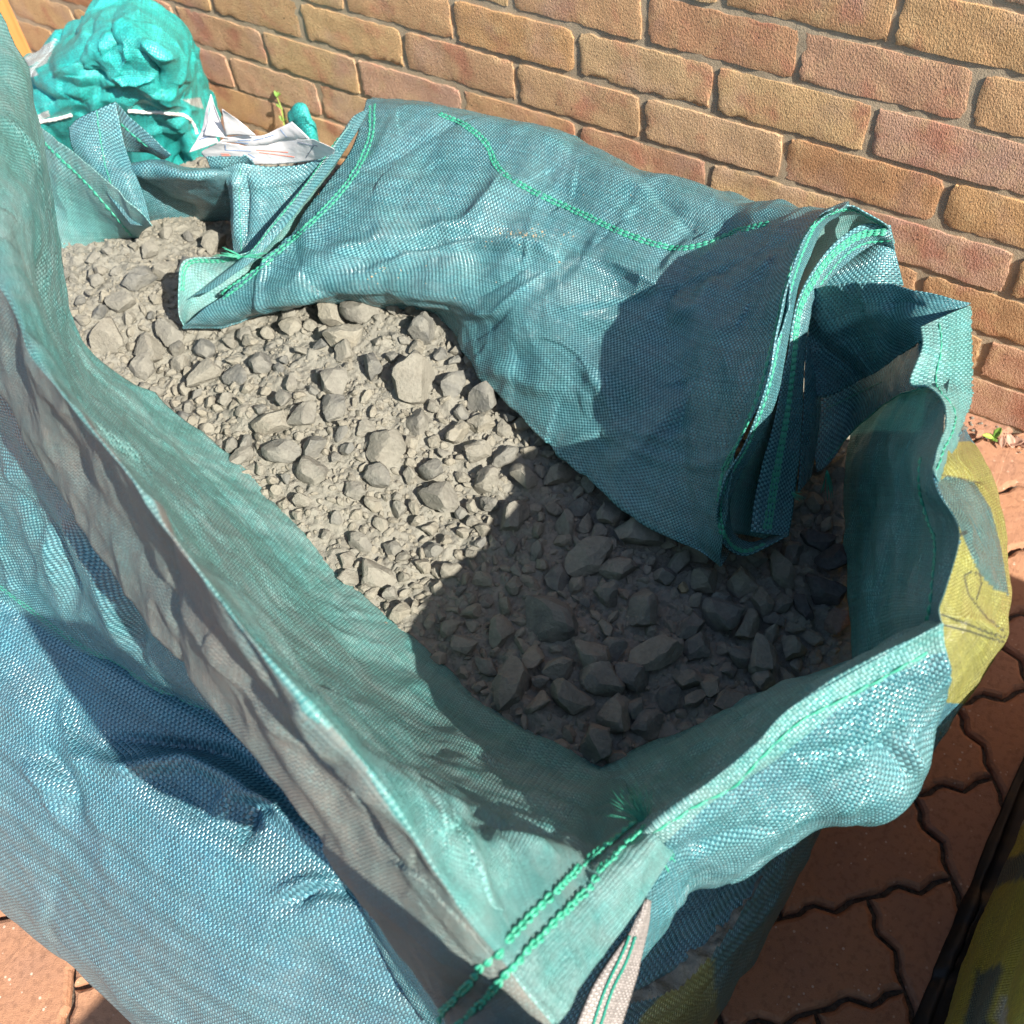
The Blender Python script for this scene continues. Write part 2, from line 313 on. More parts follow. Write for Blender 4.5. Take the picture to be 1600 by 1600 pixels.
# mortar face as a fine uneven sheet, then the core behind it
nx, nz = 420, 180; gx = np.linspace(-2.9, 2.4, nx); gz = np.linspace(-.05, 2.2, nz); X, Z = np.meshgrid(gx, gz)
Y = .0026 + .0011 * fbm(np.stack([X * 22, X * 0, Z * 22], -1), 3) 
VV = np.stack([X, Y, Z], -1).reshape(-1, 3)
FF = [(j * nx + i, j * nx + i + 1, (j + 1) * nx + i + 1, (j + 1) * nx + i) for j in range(nz - 1) for i in range(nx - 1)]
link("mortar", mesh("mortar", VV, FF), M_MORTAR, wall)
boxv(-2.9, 2.4, .02, .24, -.05, 2.25); link("wall_core", mesh("wall_core", V, Fc), M_MORTAR, wall, smooth=False)
def brick_mesh(seed, L=.2165, H=.0668, D=.06):
    r = np.random.RandomState(seed); nu, nv = 26, 9
    us = np.linspace(0, 1, nu); vs = np.linspace(0, 1, nv)
    us = .5 - .5 * np.cos(us * math.pi) * (1 - .0) ; us = us * .4 + np.linspace(0, 1, nu) * .6; vs = (.5 - .5 * np.cos(vs * math.pi)) * .45 + vs * .55
    P = np.zeros((nv, nu, 3)); sh = r.rand() * 90
    for j in range(nv):
        for i in range(nu):
            x = (us[i] - .5) * L; z = (vs[j] - .5) * H
            P[j, i] = (x, 0, z)
    fn = fbm(P * 26 + sh, seed, 3); fe = fbm(P * 60 + sh, seed + 5, 2)
    P[..., 1] = fn * .0012
    ed = np.zeros((nv, nu), bool); ed[0] = ed[-1] = True; ed[:, 0] = ed[:, -1] = True
    cx = np.sign(P[..., 0]); cz = np.sign(P[..., 2])
    cr = .006                                           # worn corners
    for j in range(nv):
        for i in range(nu):
            dx = L / 2 - abs(P[j, i, 0]); dz = H / 2 - abs(P[j, i, 2])
            if ed[j, i]:
                P[j, i, 0] -= cx[j, i] * (abs(fe[j, i]) * .0034 if i in (0, nu - 1) else 0)
                P[j, i, 2] -= cz[j, i] * (abs(fe[j, i]) * .0034 if j in (0, nv - 1) else 0)
                P[j, i, 1] += .0004 + .0022 * max(0, fe[j, i] - .15)
                if dx < cr and dz < cr:
                    P[j, i, 0] -= cx[j, i] * .002; P[j, i, 2] -= cz[j, i] * .0015
    V = list(P.reshape(-1, 3)); F = [(j * nu + i, j * nu + i + 1, (j + 1) * nu + i + 1, (j + 1) * nu + i) for j in range(nv - 1) for i in range(nu - 1)]
    loop = [i for i in range(nu)] + [j * nu + nu - 1 for j in range(1, nv)] + [(nv - 1) * nu + i for i in range(nu - 2, -1, -1)] + [j * nu for j in range(nv - 2, 0, -1)]
    b = len(V)
    for i in loop: V.append(V[i] + np.array([0, D, 0]))
    n = len(loop)
    for i in range(n): F.append((loop[(i + 1) % n], loop[i], b + i, b + (i + 1) % n))
    me = mesh("brick", V, F); me.materials.append(M_BRICK); return me
BR = [brick_mesh(s) for s in range(14)]
fv, ff = [], []
for c in range(-22, 8):
    zc = .5625 - .075 * c; off = 0 if c % 2 else .1125
    for n in range(-13, 11):
        xc = n * .225 + off + .1125
        if xc < -2.8 or xc > 2.3: continue
        me = rnd.choice(BR); loc = (xc + rnd.uniform(-.0015, .0015), rnd.uniform(-.0012, .0012), zc + rnd.uniform(-.001, .001)); rot = rnd.uniform(-.006, .006)
        if -2.2 < xc < 1.35 and zc < .98:
            o = bpy.data.objects.new("brick", me); COL.objects.link(o); o.parent = wall; o.location = loc; o.rotation_euler = (rnd.uniform(-.006, .006), rot, rnd.uniform(-.004, .004))
        else:
            b0 = len(fv); fv += [(v.co.x + loc[0], v.co.y + loc[1], v.co.z + loc[2]) for v in me.vertices]; ff += [tuple(i + b0 for i in p.vertices) for p in me.polygons]
for me in BR:
    me.polygons.foreach_set("use_smooth", [True] * len(me.polygons)); me.set_sharp_from_angle(angle=math.radians(38))
tag(link("brick_field", mesh("brick_field", fv, ff), M_BRICK, wall), kind="stuff")

# ------------------------------------------------------------------ cloth sheets
def cr(P, n):
    """Catmull-Rom resampling along axis 0"""
    P = np.asarray(P, float); m = len(P)
    Q = np.concatenate([[2 * P[0] - P[1]], P, [2 * P[-1] - P[-2]]]); t = np.linspace(0, m - 1 - 1e-9, n); i = t.astype(int); f = (t - i).reshape(-1, *([1] * (P.ndim - 1)))
    a, b, c, d = Q[i], Q[i + 1], Q[i + 2], Q[i + 3]
    return .5 * (2 * b + (c - a) * f + (2 * a - 5 * b + 4 * c - d) * f ** 2 + (3 * b - a - 3 * c + d) * f ** 3)
def seg_dist(Q, line):
    """distance of points Q (..,2) to a polyline, and the position along it 0..1"""
    best = np.full(Q.shape[:-1], 1e9); par = np.zeros(Q.shape[:-1]); side = np.zeros(Q.shape[:-1]); n = len(line) - 1
    for k in range(n):
        a = np.array(line[k], float); b = np.array(line[k + 1], float); ab = b - a
        t = np.clip(((Q - a) @ ab) / (ab @ ab), 0, 1); d = np.linalg.norm(Q - (a + t[..., None] * ab), axis=-1)
        s = np.sign((Q[..., 0] - a[0]) * ab[1] - (Q[..., 1] - a[1]) * ab[0]); m = d < best
        best[m] = d[m]; par[m] = ((k + t) / n)[m]; side[m] = s[m]
    return best, par, side
def inpoly(Q, poly):
    x, y = Q[..., 0], Q[..., 1]; r = np.zeros(x.shape, bool); j = len(poly) - 1
    for i in range(len(poly)):
        xi, yi = poly[i]; xj, yj = poly[j]
        r ^= ((yi > y) != (yj > y)) & (x < (xj - xi) * (y - yi) / (yj - yi + 1e-12) + xi); j = i
    return r
def gnormals(P, face_cam=True):
    du = np.gradient(P, axis=1); dv = np.gradient(P, axis=0); n = np.cross(du, dv); n /= np.linalg.norm(n, axis=-1, keepdims=True) + 1e-12
    if face_cam:
        if (np.einsum('ijk,ijk->ij', n, CP - P)).mean() < 0: n = -n
    return n
class Sheet: pass
def crease_field(P, creases, seed):
    """crisp straight creases scattered over a sheet (tent shaped, tapering along their length)"""
    n, amp = creases; r = np.random.RandomState(seed + 77); out = np.zeros(P.shape[:-1]); flat = P.reshape(-1, 3)
    for k in range(n):
        c = flat[r.randint(len(flat))]; a = r.randn(3); a /= np.linalg.norm(a); b = np.cross(a, r.randn(3)); b /= np.linalg.norm(b)
        L = r.uniform(.04, .16); wd = r.uniform(.010, .034); q = P - c; al = q @ a; ac = q @ b + .25 * L * (al / L) ** 2 * r.uniform(-1, 1)
        lop = np.where(ac > 0, 1.0, r.uniform(.35, 1.0)); rad = np.linalg.norm(q, axis=-1)
        out += r.choice([-1, 1]) * amp * r.uniform(.4, 1) * np.clip(1 - np.abs(ac) / (wd * lop), 0, 1) * np.clip(1 - (al / L) ** 2, 0, 1) * (rad < L * 1.3)
    return out
def sheet(name, rows, mat, parent, step=.0032, folds=(), crumple=.0018, freq=11, seed=1, prints=None, thick=.0011, uvrot=0, world=False, fray=0, creases=(0, 0), calm=None, pin=(False, False)):
    G = np.array([[r if world else W(*r) for r in row] for row in rows])
    lu = np.linalg.norm(np.diff(G, axis=1), axis=-1).sum(1).max(); lv = np.linalg.norm(np.diff(G, axis=0), axis=-1).sum(0).max()
    nu = max(8, int(lu / step)); nv = max(6, int(lv / step))
    P = cr(G, nv); P = cr(P.transpose(1, 0, 2), nu).transpose(1, 0, 2)
    n = gnormals(P)
    d = crumple * fbm(P * freq + seed * 3.7, seed, 3) + crumple * .8 * (1 - 2 * np.abs(fbm(P * freq * 1.3 + seed, seed + 9, 2)))
    d = d + crumple * .22 * (1 - 2 * np.abs(fbm(P * freq * 4.1 + seed, seed + 21, 2)))
    d = d + crease_field(P, creases, seed)
    pix = PJ(P)
    for line, wid, amp, kind in folds:
        dist, par, side = seg_dist(pix, line); taper = np.clip(np.minimum(par, 1 - par) * 5, 0, 1) if kind != 'flat' else 1
        if kind == 's': prof = np.exp(-dist / wid)                       # sharp crease
        elif kind == 'step': prof = .5 * (1 + np.tanh(side * dist / wid)) * np.exp(-(dist / (wid * 5)) ** 2)
        else: prof = np.exp(-(dist / wid) ** 2)
        d = d + amp * prof * taper
    vv_ = np.linspace(0, 1, nv)[:, None]
    if calm: d = d * (1 - .85 * np.exp(-((vv_ - calm[0]) / calm[1]) ** 2))
    if pin[0]: d = d * np.clip(vv_ / .15, 0, 1)
    if pin[1]: d = d * np.clip((1 - vv_) / .15, 0, 1)
    P = P + n * d[..., None]
    if fray:
        r = np.random.RandomState(seed); e = P[-1] - P[-2]; e /= np.linalg.norm(e, axis=-1, keepdims=True) + 1e-9
        P[-1] += e * (fray * (r.rand(nu, 1) - .3))
    us = np.concatenate([[0], np.cumsum(np.linalg.norm(np.diff(P, axis=1), axis=-1).mean(0))]); vs = np.concatenate([[0], np.cumsum(np.linalg.norm(np.diff(P, axis=0), axis=-1).mean(1))])
    F = [(j * nu + i, j * nu + i + 1, (j + 1) * nu + i + 1, (j + 1) * nu + i) for j in range(nv - 1) for i in range(nu - 1)]
    me = mesh(name, P.reshape(-1, 3), F)
    uvl = me.uv_layers.new(name="UVMap"); vi = np.zeros(len(me.loops), int); me.loops.foreach_get("vertex_index", vi)
    uu = us[vi % nu]; vv = vs[vi // nu]; cs, sn = math.cos(uvrot), math.sin(uvrot)
    uv = np.stack([uu * cs - vv * sn + 3, uu * sn + vv * cs + 3], 1); uvl.data.foreach_set("uv", uv.ravel())
    if prints is not None:
        pc = np.zeros((nv, nu, 4)); pc[..., 3] = 1; px2 = PJ(P)
        for ch, kind, geo, wd in prints:
            if kind == 'poly': m = inpoly(px2, geo)
            else: m = seg_dist(px2, geo)[0] < wd
            if wd and kind == 'poly' and wd < 0: pc[..., ch][m] = 0
            else: pc[..., ch][m] = 1
        ca = me.color_attributes.new("print", 'FLOAT_COLOR', 'POINT'); ca.data.foreach_set("color", pc.ravel())
    ob = link(name, me, mat, parent)
    if thick:
        md = ob.modifiers.new("thickness", 'SOLIDIFY'); md.thickness = thick; md.offset = 0
    s = Sheet(); s.P = P; s.ob = ob; s.n = gnormals(P); s.bvh = BVHTree.FromPolygons([Vector(p) for p in P.reshape(-1, 3)], F); return s
def drop(s, x, y):
    d = RM.T @ np.array([(x - 800) / F_PX, (y - 800) / F_PX, 1.0]); d /= np.linalg.norm(d)
    h = s.bvh.ray_cast(Vector(CP), Vector(d))
    if h[0] is None:
        # nearest spot of the sheet for a bearing that just misses it
        t = np.linalg.norm(PJ(s.P.reshape(-1, 3)) - np.array([x, y]), axis=-1); k = int(t.argmin()); return Vector(s.P.reshape(-1, 3)[k]), Vector(s.n.reshape(-1, 3)[k])
    nn = h[1]
    if nn.dot(Vector(CP) - h[0]) < 0: nn = -nn
    return h[0], nn
def resample(pts, pitch):
    pts = [np.array(p) for p in pts]; L = [0]
    for a, b in zip(pts, pts[1:]): L.append(L[-1] + np.linalg.norm(b - a))
    n = max(2, int(L[-1] / pitch) + 1); t = np.linspace(0, L[-1], n)
    A = np.array(pts); return np.stack([np.interp(t, L, A[:, k]) for k in range(3)], 1)
def tube(pts, rad, sides=6, closed_ends=True):
    V, F = [], []; pts = [Vector(p) for p in pts]; n = len(pts)
    rad = [rad] * n if not hasattr(rad, '__len__') else rad
    up = Vector((.13, .27, .95))
    for i, p in enumerate(pts):
        t = (pts[min(i + 1, n - 1)] - pts[max(i - 1, 0)]); t = t.normalized() if t.length > 1e-9 else Vector((0, 0, 1))
        a = t.cross(up); a = a.normalized() if a.length > 1e-4 else t.cross(Vector((1, 0, 0))).normalized(); b = t.cross(a)
        for k in range(sides):
            th = 2 * math.pi * k / sides; V.append(p + (a * math.cos(th) + b * math.sin(th)) * rad[i])
    for i in range(n - 1):
        for k in range(sides):
            k2 = (k + 1) % sides; F.append((i * sides + k, i * sides + k2, (i + 1) * sides + k2, (i + 1) * sides + k))
    if closed_ends: F.append(tuple(range(sides - 1, -1, -1))); F.append(tuple(range((n - 1) * sides, n * sides)))
    return V, F
def stitches(s, line, pitch=.0085, rad=.00085, rows=(0,), name="stitching", mat=None, chain=True, lift=.0008, parent=None):
    """a row of chain stitches sewn along a traced line of a sheet"""
    rad = rad * .78; lift = lift * .5
    raw = [drop(s, *p) for p in dense(line)]
    P = resample([tuple(r[0]) for r in raw], pitch); V, F = [], []; rr = random.Random(len(line) * 7 + int(line[0][0]))
    NN = np.array([tuple(r[1]) for r in raw]); RP = np.array([tuple(r[0]) for r in raw])
    for off in rows:
        for i in range(len(P) - 1):
            a, b = P[i], P[i + 1]; t = b - a; L = np.linalg.norm(t)
            if L < 1e-6: continue
            t = t / L; k = int(((RP - (a + b) / 2) ** 2).sum(1).argmin()); nn = NN[k]; sd_ = np.cross(nn, t); sd_ /= np.linalg.norm(sd_) + 1e-9
            o = sd_ * off + nn * lift
            for sg in ((-1, 1) if chain else (0,)):
                j = rr.uniform(-.6, .6); pts = []; rads = []
                for q in np.linspace(-.05, 1.0, 6):
                    pts.append(a + t * L * q + o + sd_ * sg * rad * 1.05 * math.sin(max(0, min(1, q)) * math.pi) + nn * rad * (1.1 * math.sin(max(0, min(1, q)) * math.pi) - .3) + sd_ * j * rad)
                    rads.append(rad * (.45 + .6 * math.sin(max(.06, min(.94, q)) * math.pi)))
                v, f = tube(pts, rads, 6); b0 = len(V); V += v; F += [tuple(x + b0 for x in g) for g in f]
    return link(name, mesh(name, V, F), mat or M_THREAD, parent or s.ob)
def dense(line, step=6):
    L = np.array(line, float)
    if len(L) > 2: L = cr(L, len(L) * 6)
    out = [L[0]]
    for a, b in zip(L, L[1:]):
        n = max(1, int(np.linalg.norm(b - a) / step)); out += [a + (b - a) * (k + 1) / n for k in range(n)]
    return out
def cord(name, s, line, rad, mat, parent=None, lift=None, twist=True):
    raw = [drop(s, *p) for p in dense(line)]; pts = [r[0] + r[1] * (rad * .6 if lift is None else lift) for r in raw]
    P = resample([tuple(p) for p in pts], rad * 1.1); V, F = tube(P, [rad * (1 + (.16 * math.sin(i * 1.9) if twist else 0)) for i in range(len(P))], 8)
    return link(name, mesh(name, V, F), mat, parent or s.ob)
def tuft(name, base, targets, parent, n=40, rad=.00045, spread=.006, mat=None, seed=3):
    rr = random.Random(seed); V, F = [], []
    base = Vector(base)
    for k in range(n):
        tg = Vector(rr.choice(targets)) + Vector((rr.gauss(0, spread), rr.gauss(0, spread), rr.gauss(0, spread * .7)))
        mid = base.lerp(tg, .5) + Vector((rr.gauss(0, spread * .4), rr.gauss(0, spread * .4), rr.gauss(0.001, spread * .4)))
        pts = [base.lerp(mid, q) * (1 - q) + mid.lerp(tg, q) * q for q in np.linspace(0, 1, 6)]
        v, f = tube(pts, [rad * (1.1 - .7 * q) for q in np.linspace(0, 1, 6)], 5); b0 = len(V); V += v; F += [tuple(x + b0 for x in g) for g in f]
    return link(name, mesh(name, V, F), mat or M_THREAD, parent)

# ------------------------------------------------------------------ the open bulk bag
bag = empty("bulk_bag", (.1, -.75, 0)); bag.location = (0, 0, 0)
tag(bag, "open blue-green woven bulk bag of gravel with its rim flopped over", "bulk bag")
def superbody(name, rings, mat, parent, nseg=700, n=3.2, seed=2, wr=.006, prints=None, step=.006, droop=None, folds=(), creases=(0, 0)):
    R0 = np.array(rings, float); zs = np.linspace(0, 1, int(1.05 * abs(R0[-1, 0] - R0[0, 0]) / step) + 30)
    R = cr(R0, len(zs)); th = np.linspace(0, 2 * math.pi, nseg, endpoint=False)
    P = np.zeros((len(zs), nseg, 3))
    for j, (z, xl, xr, yf, yb) in enumerate(R):
        cx, cy, a, b = (xl + xr) / 2, (yf + yb) / 2, (xr - xl) / 2, (yb - yf) / 2
        c, s_ = np.cos(th), np.sin(th); r = (np.abs(c) ** n + np.abs(s_) ** n) ** (-1 / n)
        P[j] = np.stack([cx + a * r * c, cy + b * r * s_, np.full(nseg, z)], 1)
    dth = np.roll(P, -1, 1) - np.roll(P, 1, 1); dz = np.gradient(P, axis=0); nn = np.cross(dth, dz); nn /= np.linalg.norm(nn, axis=-1, keepdims=True)
    d = crease_field(P, creases, seed) + (.0013 * np.sin(P[..., 2] * 310 + 2.2 * fbm(P * 6, 8, 2)) * np.clip((P[..., 2] - .16) * 8, 0, 1) if folds else 0) + wr * fbm(P * np.array([5, 5, 9]), seed, 3) + wr * .6 * (1 - 2 * np.abs(fbm(P * np.array([9, 9, 16]), seed + 4, 2)))
    P = P + nn * d[..., None]; m = len(zs)
    vis = np.einsum('ijk,ijk->ij', nn, CP - P) > 0
    pxl = PJ(P)
    for line, wid, amp, kind in folds:
        dist, par, side = seg_dist(pxl, line); prof = np.exp(-dist / wid) if kind == 's' else np.exp(-(dist / wid) ** 2)
        P = P + nn * (amp * prof * np.clip(np.minimum(par, 1 - par) * 4, 0.15, 1) * vis * (P[..., 1] < -.7))[..., None]
    if droop:
        zt = P[..., 2].max(); k = np.clip((P[..., 1] - droop[0]) / (droop[1] - droop[0]), 0, 1); k = k * k * (3 - 2 * k)
        P[..., 2] *= 1 - k * (1 - droop[2] / zt)
    us = np.concatenate([[0], np.cumsum(np.linalg.norm(np.diff(P[m // 2], axis=0), axis=1))]); vs = np.concatenate([[0], np.cumsum(np.linalg.norm(np.diff(P, axis=0), axis=-1).mean(1))])
    F = [(j * nseg + i, j * nseg + (i + 1) % nseg, (j + 1) * nseg + (i + 1) % nseg, (j + 1) * nseg + i) for j in range(m - 1) for i in range(nseg)]
    F.append(tuple(range(nseg - 1, -1, -1)))
    me = mesh(name, P.reshape(-1, 3), F); uvl = me.uv_layers.new(name="UVMap"); uv = []
    for p in me.polygons:
        vi = list(p.vertices); wrap = any(v % nseg == 0 for v in vi) and any(v % nseg == nseg - 1 for v in vi)
        for v in vi:
            i = v % nseg; u_ = us[i] if not (wrap and i == 0) else us[-1] + (us[1] - us[0]); uv += [u_ + 3, vs[v // nseg] + 3]
    uvl.data.foreach_set("uv", uv)
    pc = np.zeros((m * nseg, 4)); pc[:, 3] = 1
    if prints:
        for ch, fn in prints: pc[:, ch] = fn(P.reshape(-1, 3))
    ca = me.color_attributes.new("print", 'FLOAT_COLOR', 'POINT'); ca.data.foreach_set("color", pc.ravel())
    ob = link(name, me, mat, parent); s = Sheet(); s.P = P; s.n = nn; s.ob = ob; s.bvh = BVHTree.FromPolygons([Vector(p) for p in P.reshape(-1, 3)], F); return s
def body_yellow(P):
    q = PJ(P); return (inpoly(q, [(985, 1640), (1000, 1590), (1050, 1540), (1112, 1478), (1125, 1640)]) & (P[:, 0] > .4)).astype(float)
BODYFOLDS = [([(110, 1180), (200, 1200), (300, 1185), (400, 1235), (470, 1300)], 14, 0.0174, 'g'), ([(150, 1150), (250, 1160), (350, 1175), (440, 1230)], 10, -0.0116, 'g'), ([(330, 1290), (360, 1240), (420, 1250), (520, 1340)], 9, 0.0116, 'g'), ([(380, 1320), (400, 1260), (450, 1270)], 8, -0.0130, 'g'),
    ([(60, 1160), (100, 1210), (130, 1290)], 10, -0.0101, 'g'), ([(30, 1180), (70, 1230), (110, 1300)], 10, 0.0087, 'g'), ([(440, 1420), (500, 1390), (580, 1400)], 9, -0.0130, 'g'), ([(420, 1400), (480, 1375), (540, 1380)], 7, 0.0087, 'g'), ([(100, 1080), (110, 1150), (140, 1230)], 9, 0.0087, 's')]
body = superbody("body", [(0, -.33, .55, -1.19, -.32), (.02, -.38, .60, -1.255, -.26), (.06, -.43, .635, -1.295, -.22), (.12, -.46, .65, -1.305, -.20), (.20, -.47, .655, -1.290, -.20), (.27, -.47, .652, -1.258, -.20), (.32, -.46, .648, -1.222, -.21), (.355, -.45, .645, -1.182, -.22), (.376, -.44, .64, -1.142, -.235), (.388, -.43, .635, -1.105, -.25), (.394, -.41, .625, -1.06, -.26)],
                 M_PRINT, bag, n=3.4, droop=(-1.0, -.55, .33), folds=BODYFOLDS, creases=(110, .0045), prints=[(0, body_yellow)], step=.0042)

# ridge of the front rim and the lines beside it (bearing, height)
S_ = [(-60, -60, .80), (25, 70, .78), (52, 170, .72), (88, 370, .57), (130, 532, .46), (228, 612, .41), (330, 690, .385), (430, 778, .37), (530, 898, .36), (620, 978, .355), (740, 1082, .35), (850, 1142, .35), (958, 1200, .36), (1004, 1285, .595), (1050, 1335, .595)]
M_ = [(-90, 150, .83), (12, 260, .80), (48, 360, .765), (85, 500, .68), (128, 592, .59), (214, 680, .525), (294, 760, .49), (384, 852, .47), (460, 956, .465), (545, 1046, .475), (668, 1164, .535), (770, 1256, .60), (860, 1310, .625), (905, 1390, .65), (965, 1470, .635)]
R_ = [(-120, 300, .80), (-4, 440, .81), (48, 546, .815), (88, 602, .82), (124, 646, .825), (199, 736, .83), (262, 826, .83), (337, 924, .825), (397, 1002, .82), (480, 1096, .805), (600, 1232, .775), (690, 1371, .735), (735, 1432, .71), (795, 1508, .68), (868, 1598, .65)]
E_ = [(-170, 420, .66), (-60, 560, .64), (15, 640, .62), (45, 690, .605), (75, 735, .595), (125, 808, .585), (172, 885, .575), (215, 945, .565), (270, 1015, .575), (337, 1097, .60), (470, 1272, .63), (570, 1400, .635), (610, 1458, .635), (690, 1608, .60), (770, 1700, .60)]
def lerp3(A, B, t, dz=0): return [tuple(np.array(a) * (1 - t) + np.array(b) * t + np.array([0, 0, dz])) for a, b in zip(A, B)]
FFOLD = [([(262, 560), (330, 640), (420, 740)], 14, .004, 'g'), ([(180, 640), (330, 790), (470, 960), (560, 1080)], 20, .006, 'g'), ([(300, 830), (420, 960), (520, 1080)], 10, -.004, 'g'),
           ([(560, 1090), (640, 1200), (760, 1290), (860, 1330)], 22, .007, 'g'), ([(700, 1290), (800, 1310), (900, 1300)], 14, -.007, 's'), ([(640, 1230), (760, 1330), (880, 1360)], 12, .006, 's'),
           ([(730, 1330), (790, 1300), (850, 1300)], 10, -.006, 's'), ([(30, 200), (55, 320), (80, 440)], 12, .005, 'g'), ([(10, 330), (60, 420), (110, 560)], 16, -.005, 'g'), ([(470, 1085), (500, 1130), (540, 1180)], 14, .006, 's'),
           ([(460, 1110), (490, 1172), (555, 1244), (620, 1330)], 10, -.008, 's'), ([(100, 690), (180, 820), (300, 980)], 12, -.004, 'g'), ([(400, 1090), (480, 1210), (560, 1330)], 14, .005, 'g')]
EC_ = list(E_)
E_ = [(p[0], p[1], z) for p, z in zip(E_[:13], (.74, .735, .73, .72, .712, .705, .70, .695, .692, .69, .68, .66, .645))] + E_[13:-2] + [(690, 1612, .605), (650, 1690, .64)]
def outl(t, dz): return lerp3(R_, E_, t, dz)
front_in = sheet("front_rim", [S_, lerp3(S_, M_, .5, -.004), M_, lerp3(M_, R_, .55, .006), lerp3(M_, R_, .86, .006), [(p[0] + 2, p[1] + 2, p[2] + .001) for p in R_], outl(.10, .003), outl(.30, .0), outl(.65, .0), E_], M_IN, bag, crumple=.0028, seed=3, folds=FFOLD, creases=(46, .0042), calm=(.555, .07))
# the outer face of the fold is caked with dust
me_ = front_in.ob.data; me_.materials.append(M_DUSTY); nvv, nuu = front_in.P.shape[:2]
cut_row = int(nvv * 5.25 / 9); me_.polygons.foreach_set("material_index", [1 if p_.index // (nuu - 1) > cut_row + 3 * math.sin(p_.index % (nuu - 1) * .11) else 0 for p_ in me_.polygons])
front_out = front_in
RX = [R_[-1], (900, 1648, .66), (905, 1685, .74), (905, 1725, .84), (905, 1795, .95)]; EX = [(650, 1690, .64), (565, 1718, .69), (500, 1725, .76), (480, 1745, .84), (500, 1805, .95)]
sheet("added_shadow_flap", [RX, lerp3(RX, EX, .5), EX], M_IN, bag, crumple=.003, seed=6)  # unseen cloth flap added below the view to shade the bag front
T_ = [(-190, 780, 0.410), (-100, 850, 0.405), (-40, 890, 0.400), (0, 916, 0.397), (45, 950, 0.395), (85, 980, 0.393), (130, 1010, 0.390), (187, 1042, 0.388), (262, 1085, 0.385), (330, 1118, 0.385), (430, 1210, 0.385), (530, 1330, 0.385), (580, 1410, 0.385), (650, 1530, 0.380), (720, 1620, 0.375)]
HM = [(-190, 860, 0.390), (-100, 930, 0.385), (-40, 970, 0.380), (0, 992, 0.377), (48, 1018, 0.375), (95, 1042, 0.373), (140, 1064, 0.371), (200, 1092, 0.369), (275, 1122, 0.367), (345, 1150, 0.365), (430, 1230, 0.365), (520, 1350, 0.365), (570, 1430, 0.360), (640, 1550, 0.355), (700, 1640, 0.355)]
C0 = lerp3(R_, EC_, .55); C0 = [tuple(np.array(c) + np.array([6, 10, -.035])) for c in C0]
skirt = sheet("front_skirt", [C0, lerp3(C0, T_, .45, -.004), T_, HM], M_OUT, bag, crumple=.003, seed=8, fray=.003, creases=(30, .004),
    folds=[([(0, 700), (70, 820), (110, 960)], 12, .012, 's'), ([(20, 740), (90, 850), (130, 950)], 12, -.012, 'g'), ([(90, 790), (160, 900), (210, 1010)], 12, .012, 's'), ([(110, 800), (190, 930), (240, 1040)], 11, -.012, 'g'), ([(-20, 800), (20, 880), (40, 940)], 10, .008, 's')])
stitches(skirt, T_px := [(0, 916), (45, 950), (112, 999), (187, 1040), (262, 1085), (322, 1110)], .006, .0006, rows=(-.0025, .0025), chain=False)
# front right corner seam
stitches(front_in, [(1004, 1290), (940, 1345), (880, 1402), (820, 1462), (762, 1525), (705, 1592), (688, 1612)], .0058, .0014, rows=(-.0055, .0055), lift=.0032)
tuft("thread_tail", W(1010, 1288, .60), [tuple(W(984, 1252, .600)), tuple(W(998, 1246, .60)), tuple(W(976, 1264, .598)), tuple(W(988, 1236, .602))], bag, 110, .00022, .0048)
tuft("thread_tail", W(1020, 1295, .60), [tuple(W(1045, 1350, .585)), tuple(W(1035, 1352, .59)), tuple(W(1050, 1330, .59))], bag, 26, .0009, .003, seed=5)
tuft("thread_tail", W(1060, 1345, .57), [tuple(W(1085, 1325, .575)), tuple(W(1092, 1318, .575))], bag, 14, .0009, .003, seed=6)

# right rim
F0 = [(905, 1200, .34), (925, 1195, .345), (1000, 1168, .36), (1056, 1148, .365), (1120, 1116, .365), (1187, 1088, .365), (1244, 1069, .365), (1334, 1041, .365)]
F1 = [(955, 1270, .46), (975, 1245, .48), (1030, 1215, .50), (1082, 1180, .51), (1150, 1138, .515), (1212, 1095, .52), (1290, 1056, .53), (1402, 1005, .54)]
F2 = [(995, 1310, .60), (1012, 1292, .61), (1062, 1252, .625), (1116, 1213, .64), (1180, 1160, .655), (1232, 1106, .665), (1330, 1048, .68), (1472, 973, .695)]
F3 = [(1008, 1372, .575), (1050, 1322, .60), (1092, 1292, .61), (1150, 1258, .62), (1220, 1208, .63), (1282, 1166, .64), (1370, 1105, .65), (1478, 1040, .66)]
F4 = [(1000, 1450, .525), (1072, 1375, .545), (1130, 1352, .55), (1192, 1328, .56), (1277, 1277, .565), (1337, 1268, .565), (1418, 1234, .565), (1466, 1118, .58)]
F5 = [(985, 1520, .47), (1070, 1400, .50), (1120, 1385, .50), (1180, 1368, .49), (1262, 1300, .49), (1318, 1285, .48), (1392, 1262, .47), (1440, 1190, .45)]
right_out = sheet("right_rim", [F0, F1, lerp3(F1, F2, .75, .002), [(p[0], p[1], p[2] + .001) for p in F2], lerp3(F2, F3, .22, .003), F3, F4, F5], M_IN, bag, step=.0027, crumple=.0025, seed=12, creases=(26, .004), calm=(.43, .07),
    folds=[([(1240, 1190), (1340, 1165), (1420, 1140)], 12, -.004, 'g'), ([(1310, 1210), (1350, 1160), (1385, 1140), (1430, 1190)], 7, .005, 's'), ([(1370, 1165), (1400, 1180), (1428, 1225)], 6, -.007, 's'), ([(1400, 1110), (1420, 1160), (1432, 1210)], 8, .006, 's'),
           ([(1060, 1335), (1130, 1310), (1220, 1290)], 8, -.004, 'g')])
me_ = right_out.ob.data; me_.materials.append(M_OUT); nvv, nuu = right_out.P.shape[:2]
me_.polygons.foreach_set("material_index", [1 if p_.index // (nuu - 1) > nvv * 4.6 / 7 else 0 for p_ in me_.polygons])
